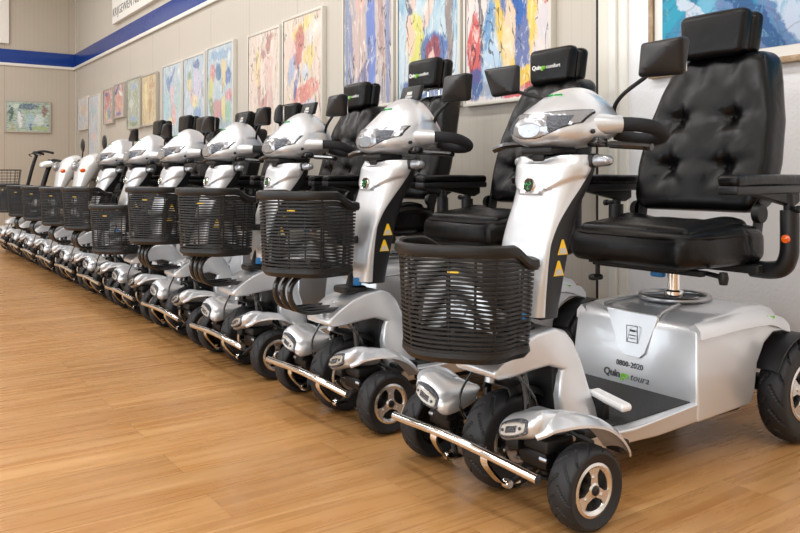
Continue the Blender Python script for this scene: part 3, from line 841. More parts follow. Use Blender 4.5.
# --- other tillers for the scooters at the far end
def make_round_tiller(root):
    S = [(.46, (-.04, -.09, .09)), (.60, (-.07, -.13, .10)), (.75, (-.10, -.19, .11)), (.86, (-.12, -.26, .13)), (.94, (-.13, -.32, .142)), (1.02, (-.16, -.36, .145)), (1.07, (-.20, -.37, .13)), (1.10, (-.25, -.36, .09)), (1.112, (-.29, -.33, .03))]
    rings = []
    for i in range(33):
        z = lerp(.46, 1.112, i/32); xf, xb, w = cinterp(z, S)
        ring = []
        for k in range(32):
            a = 2*PI*k/32; ring.append(((xf+xb)/2+(xf-xb)/2*math.copysign(abs(math.cos(a))**.8, math.cos(a)), w*math.copysign(abs(math.sin(a))**.8, math.sin(a)), z))
        rings.append(ring)
    hd = part('front_fairing', loft(rings), M['pearl'], root, 60)
    part('headlamp', G().add(lathe([(.0003, .03), (.03, .025), (.045, .01), (.047, -.02)], (0, 0, 0), 24, 'x'), Matrix.Translation((-.125, 0, .99))), M['clear'], hd)
    for s in (1, -1):
        part('turn_signal', rbox((-.165, .125*s, .95), (.05, .03, .036), .014, 3), M['amber'], hd)
        part('handlebar', tube([(-.30, .10*s, 1.04), (-.34, .22*s, 1.05), (-.40, .29*s, 1.04)], .018, 12, smooth=5), M['foam'], root)
        g = G(); g.add(tube([(-.30, .19*s, 1.06), (-.27, .26*s, 1.02), (-.27, .29*s, 1.0)], .009, 8, smooth=4)); part('brake_lever', g, M['gloss_black'], root)
        if s < 0: continue
        mi = part('mirror', lathe([(.0003, .016), (.04, .012), (.062, .004), (.066, -.006), (.0003, -.008)], (-.32, .27*s, 1.205), 28, 'x'), M['black'], root)
        part('mirror_stem', tube([(-.33, .19*s, 1.05), (-.33, .22*s, 1.11), (-.325, .255*s, 1.16)], .006, 8, smooth=4), M['matt_black'], mi)
def make_bar_tiller(root):
    part('steering_stem', tube([(-.05, 0, .40), (-.11, 0, .62), (-.20, 0, .95), (-.25, 0, 1.06)], .026, 14, smooth=4), M['matt_black'], root)
    g = G(); g.add(rbox((-.20, 0, 1.03), (.16, .16, .07), .03, 4, lambda x, y, z: (x, y*(1-.2*x/.08), z-.2*x)))
    part('control_head', g, M['pearl'], root)
    for s in (1, -1):
        part('handlebar', tube([(-.24, 0, 1.06), (-.24, .12*s, 1.075), (-.29, .25*s, 1.06), (-.36, .32*s, 1.04)], .0135, 10, smooth=5), M['foam'], root)
        part('brake_lever', tube([(-.26, .17*s, 1.07), (-.22, .24*s, 1.04), (-.26, .31*s, 1.02)], .006, 6, smooth=4), M['gloss_black'], root)
    part('front_fairing', rbox((-.09, 0, .62), (.10, .20, .32), .045, 4, lambda x, y, z: (x-.28*z, y, z)), M['pearl'], root)
def make_low_seat(root):
    g = G(); g.add(cyl((-.82, 0, .46), (-.82, 0, .62), .022, 14)); part('seat_post', g, M['chrome'], root)
    part('seat_cushion', rbox((-.75, 0, .67), (.42, .48, .10), .04, 4), M['leather'], root, 60)
    part('backrest', rbox((-.97, 0, .95), (.08, .46, .46), .038, 4, lambda x, y, z: (x-.2*z, y*(1-.1*z/.2), z)), M['leather'], root, 60)
    for s in (1, -1):
        part('armrest', rbox((-.80, .30*s, .87), (.36, .06, .035), .015, 3), M['leather'], root, 60)

# ------------------------------------------------------------------ the row of scooters
XF = 1.521                                                     # front side wheels touch the floor on this line
def copy_tree(o, parent=None, skip=None):
    c = o.copy(); COL.objects.link(c)
    if parent: c.parent = parent
    for ch in list(o.children):
        st = ch.name.split('.')[0]
        if skip and skip(st, o.name.split('.')[0]): continue
        copy_tree(ch, c, skip)
    return c
def kids(o, st): return [c for c in o.children if c.name.split('.')[0] == st]
GRP = 'silver mobility scooters parked in a row along the wall'
def root_at(name, yh, dx=0.0): return empty(name, (XF+dx, yh*H, 0), PI)
s1 = root_at('mobility_scooter', 2.885)
make_base(s1); make_seat(s1, True); make_tiller(s1, True); make_basket(s1); make_loops(s1)
tag(s1, 'silver mobility scooter second in line, basket raised on black loops, black display on its dash', 'scooter', GRP)
def drop(names, hlogo=False):
    return lambda st, ps: st in names or (hlogo and st == 'lettering' and ps == 'headrest')
spec = [  # Y in camera heights, parts left out, headrest logo dropped, basket lift, headrest lift, label
    (1.872, ('display', 'basket_carrier', 'dash_head'), True, 0.0, 0.0, 'silver mobility scooter at the front end of the row, whole black seat in view'),
    (3.875, (), False, .125, .05, 'silver mobility scooter third in line, headrest in front of the picture with a yellow dress'),
    (4.78, (), False, .12, 0.0, 'silver mobility scooter fourth in line, headrest before the grey picture with a blue stripe'),
    (5.69, ('basket_carrier', 'display'), True, 0.0, 0.0, 'silver mobility scooter fifth in line, its basket hung low'),
    (6.60, ('display',), False, .10, 0.0, 'silver mobility scooter sixth in line, high basket next to the low hung one'),
    (7.51, ('display',), True, .09, -.04, 'silver mobility scooter seventh in line, last one with a wedge shaped dash head'),
]
rows = {}
for (yh, out, nol, lift, hl, lab) in spec:
    r = copy_tree(s1, None, drop(out, nol)); r.location.y = yh*H; r['label'] = lab
    rows[yh] = (r, lift, hl)
for r, lift, hl in list(rows.values())+[(s1, .125, 0.0)]:
    for b in kids(r, 'basket'): b.location.z = lift
    for b in kids(r, 'basket_carrier'): b.location.z = lift-.125
    for b in kids(r, 'headrest'): b.location.z = hl; b.location.x = -hl*.25
for yh, dx, dz in ((4.78, -.07, 0), (5.69, 0, -.075), (6.60, 0, -.08), (7.51, .02, -.03)):
    for st, k in (('backrest', .8), ('headrest', 1.0)):
        for b in kids(rows[yh][0], st): b.location.x += dx*k; b.location.z += dz*k
for st, dx in (('seat_cushion', -.03), ('backrest', -.07), ('headrest', -.10), ('recliner', -.05)):
    for b in kids(s1, st): b.location.x += dx
s0 = rows[1.872][0]
# far side mirrors: only the first scooter has its out; the third has it folded in, the others none
def side_mirror(o): return [k for k in kids(o, 'mirror') if sum(v.co.y for v in k.data.vertices) < 0]
for r in [s1]+[rows[k][0] for k in rows if k > 2]:
    for k in side_mirror(r):
        if r is rows[3.875][0]:
            q = Matrix.Rotation(math.radians(-30), 4, 'Z'); c_ = Vector((-.335, -.29, 0)); k.rotation_euler = (0, 0, math.radians(-30)); k.location = c_-(q @ c_)
        else:
            for w_ in list(k.children): bpy.data.objects.remove(w_)
            bpy.data.objects.remove(k)
make_dash(s0, 0.0)
TILL = ('steering_shield', 'column_cover', 'tiller_neck', 'dash_head', 'grip_socket', 'handlebar', 'brake_lever', 'signal_stalk', 'mirror', 'display')
SEAT = ('seat_cushion', 'backrest', 'headrest', 'armrest', 'seat_post', 'post_knob', 'recliner', 'seat_frame')
a = copy_tree(s1, None, drop(TILL, True)); a.location.y = 8.45*H
a['label'] = 'silver scooter with rounded front, amber indicators and round mirrors, beside the wedge headed ones'
make_round_tiller(a)
b = copy_tree(a, None); b.location.y = 9.37*H
b['label'] = 'silver scooter with rounded front and round mirrors, standing next to the handlebar ones'
c = copy_tree(s1, None, drop(TILL+SEAT+('basket_carrier', 'lettering'), True)); c.location.y = 10.3*H
c['label'] = 'pale scooter with bicycle style handlebar and black basket near the end of the row'
make_bar_tiller(c); make_low_seat(c)
for k in kids(c, 'basket'): k.location.z = .10
d = copy_tree(c, None, drop(('basket', 'control_head', 'handlebar', 'brake_lever', 'steering_stem'))); d.location.y = 11.3*H
part('steering_stem', tube([(-.05, 0, .40), (-.11, 0, .62), (-.20, 0, 1.0), (-.25, 0, 1.16)], .02, 14, smooth=4), M['matt_black'], d)
for s_ in (1, -1):
    part('handlebar', tube([(-.24, 0, 1.15), (-.23, .10*s_, 1.18), (-.29, .24*s_, 1.19), (-.38, .30*s_, 1.17)], .014, 10, smooth=5), M['foam'], d)
    part('brake_lever', tube([(-.26, .17*s_, 1.18), (-.20, .22*s_, 1.16), (-.24, .29*s_, 1.14)], .007, 6, smooth=4), M['gloss_black'], d)
wb = G()
def wloop(z, k): return [(.10+.17*k*math.copysign(abs(math.cos(q))**.6, math.cos(q)), .20*k*math.copysign(abs(math.sin(q))**.6, math.sin(q)), z) for q in [2*PI*i/32 for i in range(32)]]
for i in range(7): wb.add(tube(wloop(.76+.035*i, .86+.14*i/6), .0035 if i < 6 else .006, 6, closed=True))
for i in range(0, 32, 2): wb.add(tube([wloop(.76, .86)[i], wloop(.97, 1.0)[i]], .003, 5))
part('basket', wb, M['matt_black'], d)
part('battery_box', rbox((.02, 0, .60), (.22, .26, .22), .03, 3), M['black'], d)
d['label'] = 'pale handlebar scooter standing last in the row, by the end wall'
for r in (a, b):
    for k in kids(r, 'basket'): k.location.z = .09
    for k in kids(r, 'basket_carrier'): k.location.z = -.03

# ------------------------------------------------------------------ room
WX, YE, HC = 3.45*H, 15.9*H, 4.7
_n = math.hypot(543, 780); SS, CC = 543/_n, 780/_n
def wallY(px, X=WX):
    q = (px-400)/780; dx = CC*q+SS; dy = -SS*q+CC
    return X/dx*dy
def wallZ(px, py, X=WX):
    q = (px-400)/780; dx = CC*q+SS
    return H+(176-py)/780*(X/dx)
def box(name, lo, hi, mat, parent=None, bev=0.0):
    c = [(a+b)/2 for a, b in zip(lo, hi)]; s = [b-a for a, b in zip(lo, hi)]
    return part(name, rbox(c, s, bev if bev else 1e-4, 2 if bev else 1), mat, parent, 30)
YB, XL = -4.0, -5.5
struct(box('floor', (XL, YB, -.1), (WX+.2, YE+.2, 0), M['oak']))
struct(box('ceiling', (XL, YB, HC), (WX+.2, YE+.2, HC+.1), M['ceiling']))
Yg = wallY(596.5); Yp0 = wallY(599.5); Yp1 = wallY(629)
struct(box('wall_right', (WX, Yg, 0), (WX+.15, YE+.15, HC), M['panel_y']))
struct(box('wall_near', (WX, YB, 0), (WX+.15, Yp0, HC), M['plaster']))
struct(box('wall_end', (XL, YE, 0), (WX, YE+.15, HC), M['panel_x']))
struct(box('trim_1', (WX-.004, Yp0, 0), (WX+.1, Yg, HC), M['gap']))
ya, yb_ = wallY(612.5), wallY(620)
struct(box('trim_2', (WX-.012, ya, 0), (WX+.05, Yp0-.001, HC), M['cream_paint'], None, .003))
struct(box('trim_3', (WX-.035, yb_, 0), (WX+.05, ya-.001, HC), M['white_paint'], None, .006))
struct(box('trim_4', (WX-.018, Yp1, 0), (WX+.05, yb_-.001, HC), M['white_paint'], None, .004))
struct(box('trim_5', (WX-.009, YE-.10, 0), (WX-.0005, YE-.0005, HC), M['panel_y']))
# blue band with a white rail under it, on both walls
zb1 = H+121/780*15.05*H; zb0 = H+108/780*15.05*H
struct(box('trim_6', (WX-.022, Yg+.001, zb0), (WX-.0095, YE-.0005, zb1), M['blue']))
struct(box('trim_7', (WX-.035, Yg+.001, zb0-.045), (WX-.0095, YE-.0005, zb0-.001), M['white_paint']))
struct(box('trim_8', (XL, YE-.012, zb0), (WX-.0225, YE-.0005, zb1), M['blue']))
struct(box('trim_9', (XL, YE-.03, zb0-.045), (WX-.0355, YE-.0005, zb0-.001), M['white_paint']))
struct(box('baseboard_right', (WX-.015, Yg+.001, 0), (WX-.0005, YE-.09, .08), M['white_paint']))
struct(box('baseboard_end', (XL, YE-.015, 0), (WX-.0125, YE-.0005, .08), M['white_paint']))
struct(box('wall_blocker', (XL, YB-.15, 0), (WX+.15, YB, HC), M['cream_paint']))  # unseen wall behind the camera, added to cut world light and darken reflections
# shop windows opposite the row: sill wall, posts and head; daylight comes through the openings
struct(box('wall_left', (XL-.15, YB, 0), (XL, YE, .35), M['white_paint']))
g = G()
for i in range(7):
    y = YB+.1+i*(YE-YB-.2)/6
    g.add(rbox((XL-.06, y, 1.95), (.12, .16, 3.2), .005, 1))
g.add(rbox((XL-.06, (YB+YE)/2, 3.55), (.12, YE-YB, .14), .005, 1)); g.add(rbox((XL-.06, (YB+YE)/2, .38), (.12, YE-YB, .06), .005, 1))
struct(part('window_1', g, M['white_paint']))
struct(box('wall_head', (XL-.15, YB, 3.6), (XL, YE, HC), M['ceiling']))

# ------------------------------------------------------------------ paintings
def art_mat(name, ramp_, blobs, scale=3.0, seed=0.0, ink=0.35, aspect=1.0, paper=None, streak=(1, 1), sat=.72, dist=.15):
    t = NT(name); t.set(Roughness=0.4); uv = t.coord('UV')
    base = t.mapping(uv, loc=(seed, seed*1.7, 0), scale=(streak[0], streak[1]/aspect, 1))
    nz = t.noise(base, scale, 4.0, 0.6, 0.4)
    wv = t.n.new('ShaderNodeVectorMath'); wv.operation = 'MULTIPLY_ADD'
    nz2 = t.noise(t.mapping(uv, loc=(seed+5, 0, 0), scale=(1, 1/aspect, 1)), 6.0, 4.0, 0.65)
    t.ln(nz2.outputs['Color'], wv.inputs[0]); wv.inputs[1].default_value = (2*dist, 1.4*dist, 0); t.ln(uv, wv.inputs[2])
    sub = t.n.new('ShaderNodeVectorMath'); sub.operation = 'SUBTRACT'; t.ln(wv.outputs[0], sub.inputs[0]); sub.inputs[1].default_value = (dist, .7*dist, 0)
    c = t.ramp(nz.outputs[0], ramp_)
    fine = t.noise(base, scale*9, 3.0, 0.7)
    for (u, v, ru, rv, rot, col) in blobs:
        m = t.mapping(sub.outputs[0], loc=(u, v, 0), rot=(0, 0, math.radians(rot)), scale=(ru, rv, 1), typ='TEXTURE')
        ln_ = t.n.new('ShaderNodeVectorMath'); ln_.operation = 'LENGTH'; t.ln(m, ln_.inputs[0])
        e = t.math('MULTIPLY_ADD', fine.outputs[0], 0.5); e.node.inputs[2].default_value = -0.25
        d = t.math('ADD', ln_.outputs['Value'], e)
        mr = t.n.new('ShaderNodeMapRange'); mr.inputs[1].default_value = 1.05; mr.inputs[2].default_value = 0.86; t.ln(d, mr.inputs[0])
        c = t.mix(t.math('MULTIPLY', mr.outputs[0], 0.85), c, col)
    # dark brush lines
    cn = t.noise(t.mapping(uv, loc=(seed*2.3, seed, 0), scale=(2.0, 1.4/aspect, 1)), scale*.8, 2.0, 0.5, 0.8)
    ct = t.math('ABSOLUTE', t.math('SUBTRACT', cn.outputs[0], 0.5))
    lm = t.math('MULTIPLY', t.math('LESS_THAN', ct, 0.011), t.math('GREATER_THAN', fine.outputs[0], 0.44))
    c = t.mix(t.math('MULTIPLY', lm, ink), c, rgb(38, 40, 56))
    # pale scumble
    sc_ = t.noise(base, scale*4, 4.0, 0.7, 1.0)
    hs = t.n.new('ShaderNodeHueSaturation'); hs.inputs['Saturation'].default_value = sat; t.ln(c, hs.inputs['Color']); c = hs.outputs[0]
    c = t.mix(t.ramp(sc_.outputs[0], [(0.55, (0, 0, 0, 1)), (0.66, (0.7, 0.7, 0.7, 1))]), c, paper or rgb(232, 228, 220))
    t.ln(c, t.b.inputs['Base Color']); t.bump(fine.outputs[0], 0.2, 0.002)
    return t.m
def painting(label, px0, px1, top0, bot0, mat, frame=M['frame_white'], fw=.022, dep=.045, group=None, zt=None, zb=None):
    y1, y0 = wallY(px0, WX-dep), wallY(px1, WX-dep)            # y1 = far edge
    z1 = zt if zt else wallZ(px0, top0, WX-dep); z0 = zb if zb else wallZ(px0, bot0, WX-dep)
    r = empty('painting', (WX, (y0+y1)/2, z0)); tag(r, label, 'painting', group)
    hy = (y1-y0)/2; hz = z1-z0; g = G(); e = 1e-3
    for (ya_, yb2, za, zb_) in ((-hy, -hy+fw, 0, hz), (hy-fw, hy, 0, hz), (-hy+fw, hy-fw, 0, fw), (-hy+fw, hy-fw, hz-fw, hz)):
        g.add(rbox((-dep/2-e, (ya_+yb2)/2, (za+zb_)/2), (dep, yb2-ya_, zb_-za), .002, 1))
    part('frame', g, frame, r, 30)
    v = [(-dep+.006, hy-fw, fw), (-dep+.006, -hy+fw, fw), (-dep+.006, -hy+fw, hz-fw), (-dep+.006, hy-fw, hz-fw)]
    vb = [(-.004, p[1], p[2]) for p in v]
    me = bpy.data.meshes.new('canvas'); me.from_pydata(v+vb, [], [(0, 1, 2, 3), (4, 7, 6, 5), (0, 4, 5, 1), (1, 5, 6, 2), (2, 6, 7, 3), (3, 7, 4, 0)])
    uvl = me.uv_layers.new(name='UVMap'); P4 = {0: (0, 0), 1: (1, 0), 2: (1, 1), 3: (0, 1)}
    for l in me.loops: uvl.data[l.index].uv = P4[l.vertex_index % 4]
    me.materials.append(mat); o = bpy.data.objects.new('canvas', me); COL.objects.link(o); o.parent = r
    return r
W = rgb
white = W(226, 222, 214)
# big near picture: teal leaves in a wooden frame with white mount
teal = art_mat('teal_leaf_print', [(0.3, W(40, 88, 128)), (0.45, W(66, 132, 164)), (0.55, W(104, 122, 160)), (0.7, W(38, 128, 160))],
    [(.10, .30, .05, .5, -35, W(40, 150, 176)), (.22, .30, .035, .6, 30, W(30, 70, 120)), (.33, .55, .05, .5, -25, W(120, 178, 200)), (.42, .2, .05, .3, 20, W(190, 200, 214)),
     (.55, .4, .05, .6, 28, W(38, 140, 168)), (.66, .3, .04, .5, -30, W(110, 120, 165)), (.78, .4, .05, .6, 25, W(40, 80, 140)), (.9, .3, .05, .5, -20, W(60, 160, 184)), (.16, .12, .03, .2, 35, W(200, 208, 218))],
    2.6, 3.1, .25, .6, W(110, 160, 186), (3.2, .8), sat=1.15, dist=.05)
px0 = 648; dep = .035
y1 = wallY(px0, WX-dep); y0 = y1-1.55; z0 = wallZ(px0, 79, WX-dep)
r = empty('painting', (WX, (y0+y1)/2, z0)); tag(r, 'teal and blue leaf picture in wooden frame with white mount, above the first seat', 'painting')
hy = (y1-y0)/2; hz = 1.25; fw = .026; g = G()
for (a0, a1, b0, b1) in ((-hy, -hy+fw, 0, hz), (hy-fw, hy, 0, hz), (-hy+fw, hy-fw, 0, fw), (-hy+fw, hy-fw, hz-fw, hz)):
    g.add(rbox((-dep/2-.001, (a0+a1)/2, (b0+b1)/2), (dep, a1-a0, b1-b0), .003, 2))
part('frame', g, M['frame_wood'], r, 30)
part('mount', rbox((-.012, 0, hz/2), (.018, 2*(hy-fw), hz-2*fw), .001, 1), M['sign_white'], r, 30)
m_ = fw+.045; v = [(-.0225, hy-m_, m_), (-.0225, -hy+m_, m_), (-.0225, -hy+m_, hz-m_), (-.0225, hy-m_, hz-m_)]
me = bpy.data.meshes.new('canvas'); me.from_pydata(v+[(-.02, p[1], p[2]) for p in v], [], [(0, 1, 2, 3), (4, 7, 6, 5), (0, 4, 5, 1), (1, 5, 6, 2), (2, 6, 7, 3), (3, 7, 4, 0)])
uvl = me.uv_layers.new(name='UVMap'); P4 = {0: (0, 0), 1: (1, 0), 2: (1, 1), 3: (0, 1)}
for l in me.loops: uvl.data[l.index].uv = P4[l.vertex_index % 4]
me.materials.append(teal); o = bpy.data.objects.new('canvas', me); COL.objects.link(o); o.parent = r

pale = [(0.3, W(196, 178, 170)), (0.45, W(224, 212, 206)), (0.6, W(206, 200, 204)), (0.75, W(232, 226, 218))]
blueish = [(0.3, W(120, 150, 172)), (0.43, W(186, 202, 208)), (0.55, W(160, 188, 204)), (0.7, W(226, 228, 224))]
big = 'tall abstract canvases behind the seats'
m13 = art_mat('yellow_blue_canvas', pale, [
    (.12, .30, .10, .26, 0, W(196, 52, 48)), (.36, .36, .16, .36, -12, W(70, 140, 190)), (.34, .22, .12, .2, -20, W(190, 210, 226)), (.62, .62, .26, .52, 5, W(238, 196, 50)),
    (.60, .62, .17, .24, 10, W(28, 98, 176)), (.68, .36, .10, .28, 8, W(30, 92, 170)), (.56, .40, .08, .20, 0, W(232, 206, 170)), (.86, .72, .07, .2, 0, W(232, 150, 60)), (.12, .90, .16, .09, 0, W(110, 98, 110)),
    (.66, .12, .26, .06, 0, W(240, 200, 60)), (.3, .08, .3, .05, 5, W(150, 160, 176)), (.75, .05, .3, .03, 8, W(200, 70, 80)), (.12, .10, .12, .10, 30, W(40, 86, 150)), (.95, .55, .05, .06, 0, W(196, 50, 60)), (.2, .5, .02, .3, 4, W(70, 66, 76))], 3.2, 1.3, .8, 1.6, sat=1.05, dist=.07)
painting('white canvas with blue and yellow figure, right of the picture with a yellow dress', 463, 551, -60, 107, m13, group=big)
m12 = art_mat('yellow_dress_canvas', [(0.3, W(116, 160, 190)), (0.45, W(170, 198, 212)), (0.6, W(200, 214, 220)), (0.75, W(140, 180, 204))], [
    (.20, .63, .07, .10, 0, W(60, 58, 84)), (.27, .63, .05, .08, 0, W(224, 186, 172)), (.30, .38, .17, .17, -15, W(214, 208, 70)), (.20, .42, .08, .14, 20, W(226, 190, 176)),
    (.58, .62, .06, .26, -42, W(226, 196, 180)), (.64, .28, .28, .14, -10, W(40, 86, 160)), (.60, .30, .13, .10, 0, W(150, 50, 50)), (.58, .26, .06, .06, 0, W(228, 196, 180)), (.85, .55, .05, .5, 3, W(140, 120, 110)),
    (.15, .16, .08, .2, 5, W(196, 206, 214)), (.45, .12, .4, .08, 0, W(44, 90, 160)), (.72, .78, .2, .2, 0, W(150, 190, 212)), (.85, .8, .03, .2, 0, W(130, 40, 44))], 3.4, 4.4, .7, 1.7, sat=.95, dist=.07)
painting('canvas of a pale blue scene with a yellow dress, behind the third headrest', 396, 460, -60, 113, m12, group=big)
m11 = art_mat('blue_grey_figure_canvas', [(0.3, W(136, 130, 140)), (0.43, W(190, 180, 178)), (0.55, W(166, 158, 164)), (0.7, W(210, 202, 198))], [
    (.34, .60, .09, .12, 0, W(214, 168, 156)), (.30, .36, .16, .22, -8, W(196, 172, 164)), (.60, .34, .09, .50, 4, W(70, 112, 196)), (.80, .50, .13, .42, 6, W(196, 180, 178)), (.78, .5, .05, .4, 8, W(166, 136, 130)),
    (.16, .3, .05, .3, 6, W(120, 130, 170)), (.4, .16, .2, .06, 30, W(112, 108, 150)), (.92, .4, .05, .5, 0, W(120, 134, 172)), (.06, .5, .04, .5, 0, W(110, 140, 176))], 3.0, 7.7, .7, 1.7, sat=.9, dist=.08)
painting('grey canvas of a figure with a long blue stripe, behind the fourth headrest', 342, 393, -60, 112, m11, group=big)
warm = [(0.3, W(196, 150, 136)), (0.43, W(226, 206, 190)), (0.55, W(214, 192, 168)), (0.7, W(230, 224, 218))]
m10 = art_mat('red_yellow_canvas', warm, [
    (.5, .88, .3, .06, 15, W(226, 200, 90)), (.42, .72, .12, .22, -25, W(190, 84, 80)), (.68, .60, .16, .12, 20, W(226, 196, 90)), (.22, .55, .08, .2, -20, W(150, 170, 206)), (.5, .25, .24, .12, 0, W(206, 90, 74)),
    (.75, .32, .18, .08, 0, W(214, 120, 100)), (.2, .72, .14, .12, 0, W(228, 190, 176)), (.58, .46, .1, .08, 0, W(190, 204, 220)), (.35, .4, .05, .18, -20, W(60, 84, 160)), (.7, .15, .2, .06, 0, W(190, 196, 214))], 3.4, 9.2, .6, 2.0, None, sat=.8, dist=.10)
painting('tall canvas in coral red and yellow patches, taller of the warm pair', 282, 322, 20, 128, m10, M['frame_white'], group='pair of warm toned canvases')
m9 = art_mat('beige_rose_canvas', warm, [
    (.62, .85, .22, .07, 25, W(176, 104, 96)), (.3, .66, .10, .2, 0, W(228, 200, 120)), (.7, .62, .14, .16, 0, W(216, 176, 160)), (.5, .30, .2, .08, 30, W(190, 110, 104)), (.35, .45, .05, .2, 5, W(186, 130, 116)),
    (.4, .2, .1, .1, 0, W(226, 190, 110)), (.75, .35, .08, .12, 0, W(206, 160, 150)), (.15, .4, .06, .3, 0, W(226, 196, 180))], 4.0, 12.4, .55, 2.0)
painting('tall canvas in beige and rose strokes, further of the warm pair', 247, 279.5, 36, 138, m9, M['frame_white'], group='pair of warm toned canvases')
tri = 'three blue toned canvases side by side'
m8 = art_mat('bright_patch_canvas', blueish, [(.22, .72, .12, .10, 0, W(206, 90, 84)), (.45, .74, .12, .09, 0, W(30, 110, 160)), (.66, .70, .08, .2, 0, W(222, 190, 90)), (.16, .55, .10, .16, 0, W(206, 200, 60)), (.82, .66, .12, .10, 0, W(40, 100, 180)),
    (.4, .33, .2, .12, 10, W(200, 116, 116)), (.66, .32, .12, .14, 0, W(226, 206, 90)), (.86, .45, .1, .06, 0, W(214, 110, 110)), (.84, .28, .1, .12, 0, W(140, 190, 150)), (.5, .90, .4, .05, 0, W(110, 160, 200)), (.18, .35, .1, .1, 0, W(130, 150, 100))], 4.0, 2.2, .4, 2.2)
painting('pale blue canvas with red and yellow patches, of the trio nearest the camera', 206, 233, 48.5, 143, m8, group=tri)
m7 = art_mat('lilac_patch_canvas', blueish, [(.3, .72, .12, .14, 0, W(222, 196, 120)), (.64, .90, .14, .06, 0, W(40, 80, 160)), (.66, .66, .2, .2, -20, W(200, 190, 216)), (.3, .80, .1, .06, 0, W(120, 160, 130)), (.55, .45, .14, .1, 0, W(230, 214, 130)), (.3, .3, .16, .14, 0, W(196, 206, 222)), (.7, .3, .16, .1, 0, W(110, 150, 200)), (.4, .52, .06, .1, 0, W(220, 160, 150))], 4.0, 5.8, .45, 2.2)
painting('pale lilac and yellow canvas in the middle of the blue trio', 182.5, 204.5, 59, 143, m7, group=tri)
m6 = art_mat('aqua_canvas', blueish, [(.5, .84, .24, .04, 25, W(40, 96, 180)), (.3, .74, .1, .1, 30, W(60, 120, 180)), (.5, .6, .1, .14, 0, W(226, 180, 176)), (.6, .34, .12, .14, 0, W(226, 150, 140)), (.4, .22, .14, .08, 0, W(226, 206, 140)), (.2, .45, .14, .2, 0, W(150, 196, 206)), (.8, .55, .1, .2, 0, W(170, 200, 190))], 4.0, 8.8, .4, 2.2)
painting('aqua canvas with a blue arc at the top, furthest of the blue trio', 162, 181.5, 66.5, 143, m6, group=tri)
m5 = art_mat('ochre_canvas', [(0.3, W(176, 140, 80)), (0.45, W(214, 190, 130)), (0.6, W(190, 160, 96)), (0.75, W(226, 214, 176))], [(.3, .6, .1, .3, 5, W(226, 206, 120)), (.6, .4, .1, .3, -5, W(176, 130, 70)), (.7, .8, .2, .08, 0, W(196, 140, 80))], 5.0, 3.7, .5, 2.0, None, (2, .7))
painting('narrow ochre canvas beside the grey green one', 141, 156, 76.5, 127, m5, M['frame_grey'], .02, group='ochre and green canvas pair')
m4 = art_mat('grey_green_canvas', [(0.3, W(130, 146, 120)), (0.45, W(176, 184, 166)), (0.6, W(156, 166, 130)), (0.75, W(206, 210, 206))], [(.5, .85, .3, .08, 0, W(140, 170, 196)), (.5, .18, .3, .05, 0, W(120, 160, 200)), (.5, .08, .3, .05, 0, W(110, 136, 80)), (.3, .5, .2, .1, 0, W(196, 204, 190))], 4.0, 6.1, .4, 2.0)
painting('narrow grey green canvas beside the ochre one', 126.5, 140, 80, 130, m4, M['frame_grey'], .02, group='ochre and green canvas pair')
m3 = art_mat('orange_blue_canvas', [(0.3, W(40, 70, 140)), (0.45, W(200, 190, 176)), (0.6, W(196, 70, 50)), (0.75, W(60, 110, 180))], [(.5, .55, .3, .10, 20, W(214, 90, 50)), (.3, .85, .3, .08, 30, W(30, 60, 140)), (.6, .35, .2, .08, 0, W(226, 140, 60)), (.5, .1, .3, .05, 0, W(50, 90, 170)), (.7, .72, .2, .06, -20, W(226, 222, 210))], 6.0, 1.9, .6, 2.5)
painting('small narrow picture in orange and dark blue', 113.5, 123.5, 85, 119, m3, M['frame_grey'], .02, group='pair of small bright pictures')
m2 = art_mat('red_blue_canvas', [(0.3, W(50, 90, 150)), (0.45, W(206, 196, 180)), (0.6, W(190, 60, 54)), (0.75, W(150, 180, 150))], [(.5, .75, .25, .14, 0, W(190, 54, 50)), (.25, .5, .2, .08, 0, W(200, 70, 60)), (.3, .86, .2, .06, 0, W(40, 70, 150)), (.6, .3, .16, .2, 0, W(90, 140, 170)), (.35, .2, .14, .14, 0, W(206, 196, 90))], 6.0, 4.9, .6, 2.5)
painting('small narrow picture in red with blue and green below', 103, 112.5, 90, 125, m2, M['frame_grey'], .02, group='pair of small bright pictures')
m1 = art_mat('pale_swirl_canvas', [(0.3, W(150, 166, 190)), (0.45, W(206, 204, 200)), (0.6, W(176, 190, 206)), (0.75, W(226, 206, 184))], [(.5, .3, .25, .08, 0, W(214, 180, 176)), (.5, .75, .3, .08, 0, W(160, 190, 196))], 4.5, 2.9, .4, 2.5)
painting('long pale blue swirl canvas hanging lower, near the room corner', 88.2, 98.5, 97, 155, m1, M['frame_white'], .012)
m0 = art_mat('pale_ochre_canvas', [(0.3, W(190, 166, 140)), (0.45, W(214, 206, 196)), (0.6, W(176, 186, 200)), (0.75, W(222, 206, 176))], [(.6, .6, .2, .2, 0, W(206, 170, 130)), (.3, .3, .2, .14, 0, W(176, 190, 206))], 4.5, 7.1, .4, 1.5)
painting('pale ochre and grey canvas in the room corner', 77.2, 87.8, 99, 131, m0, M['frame_white'], .012)

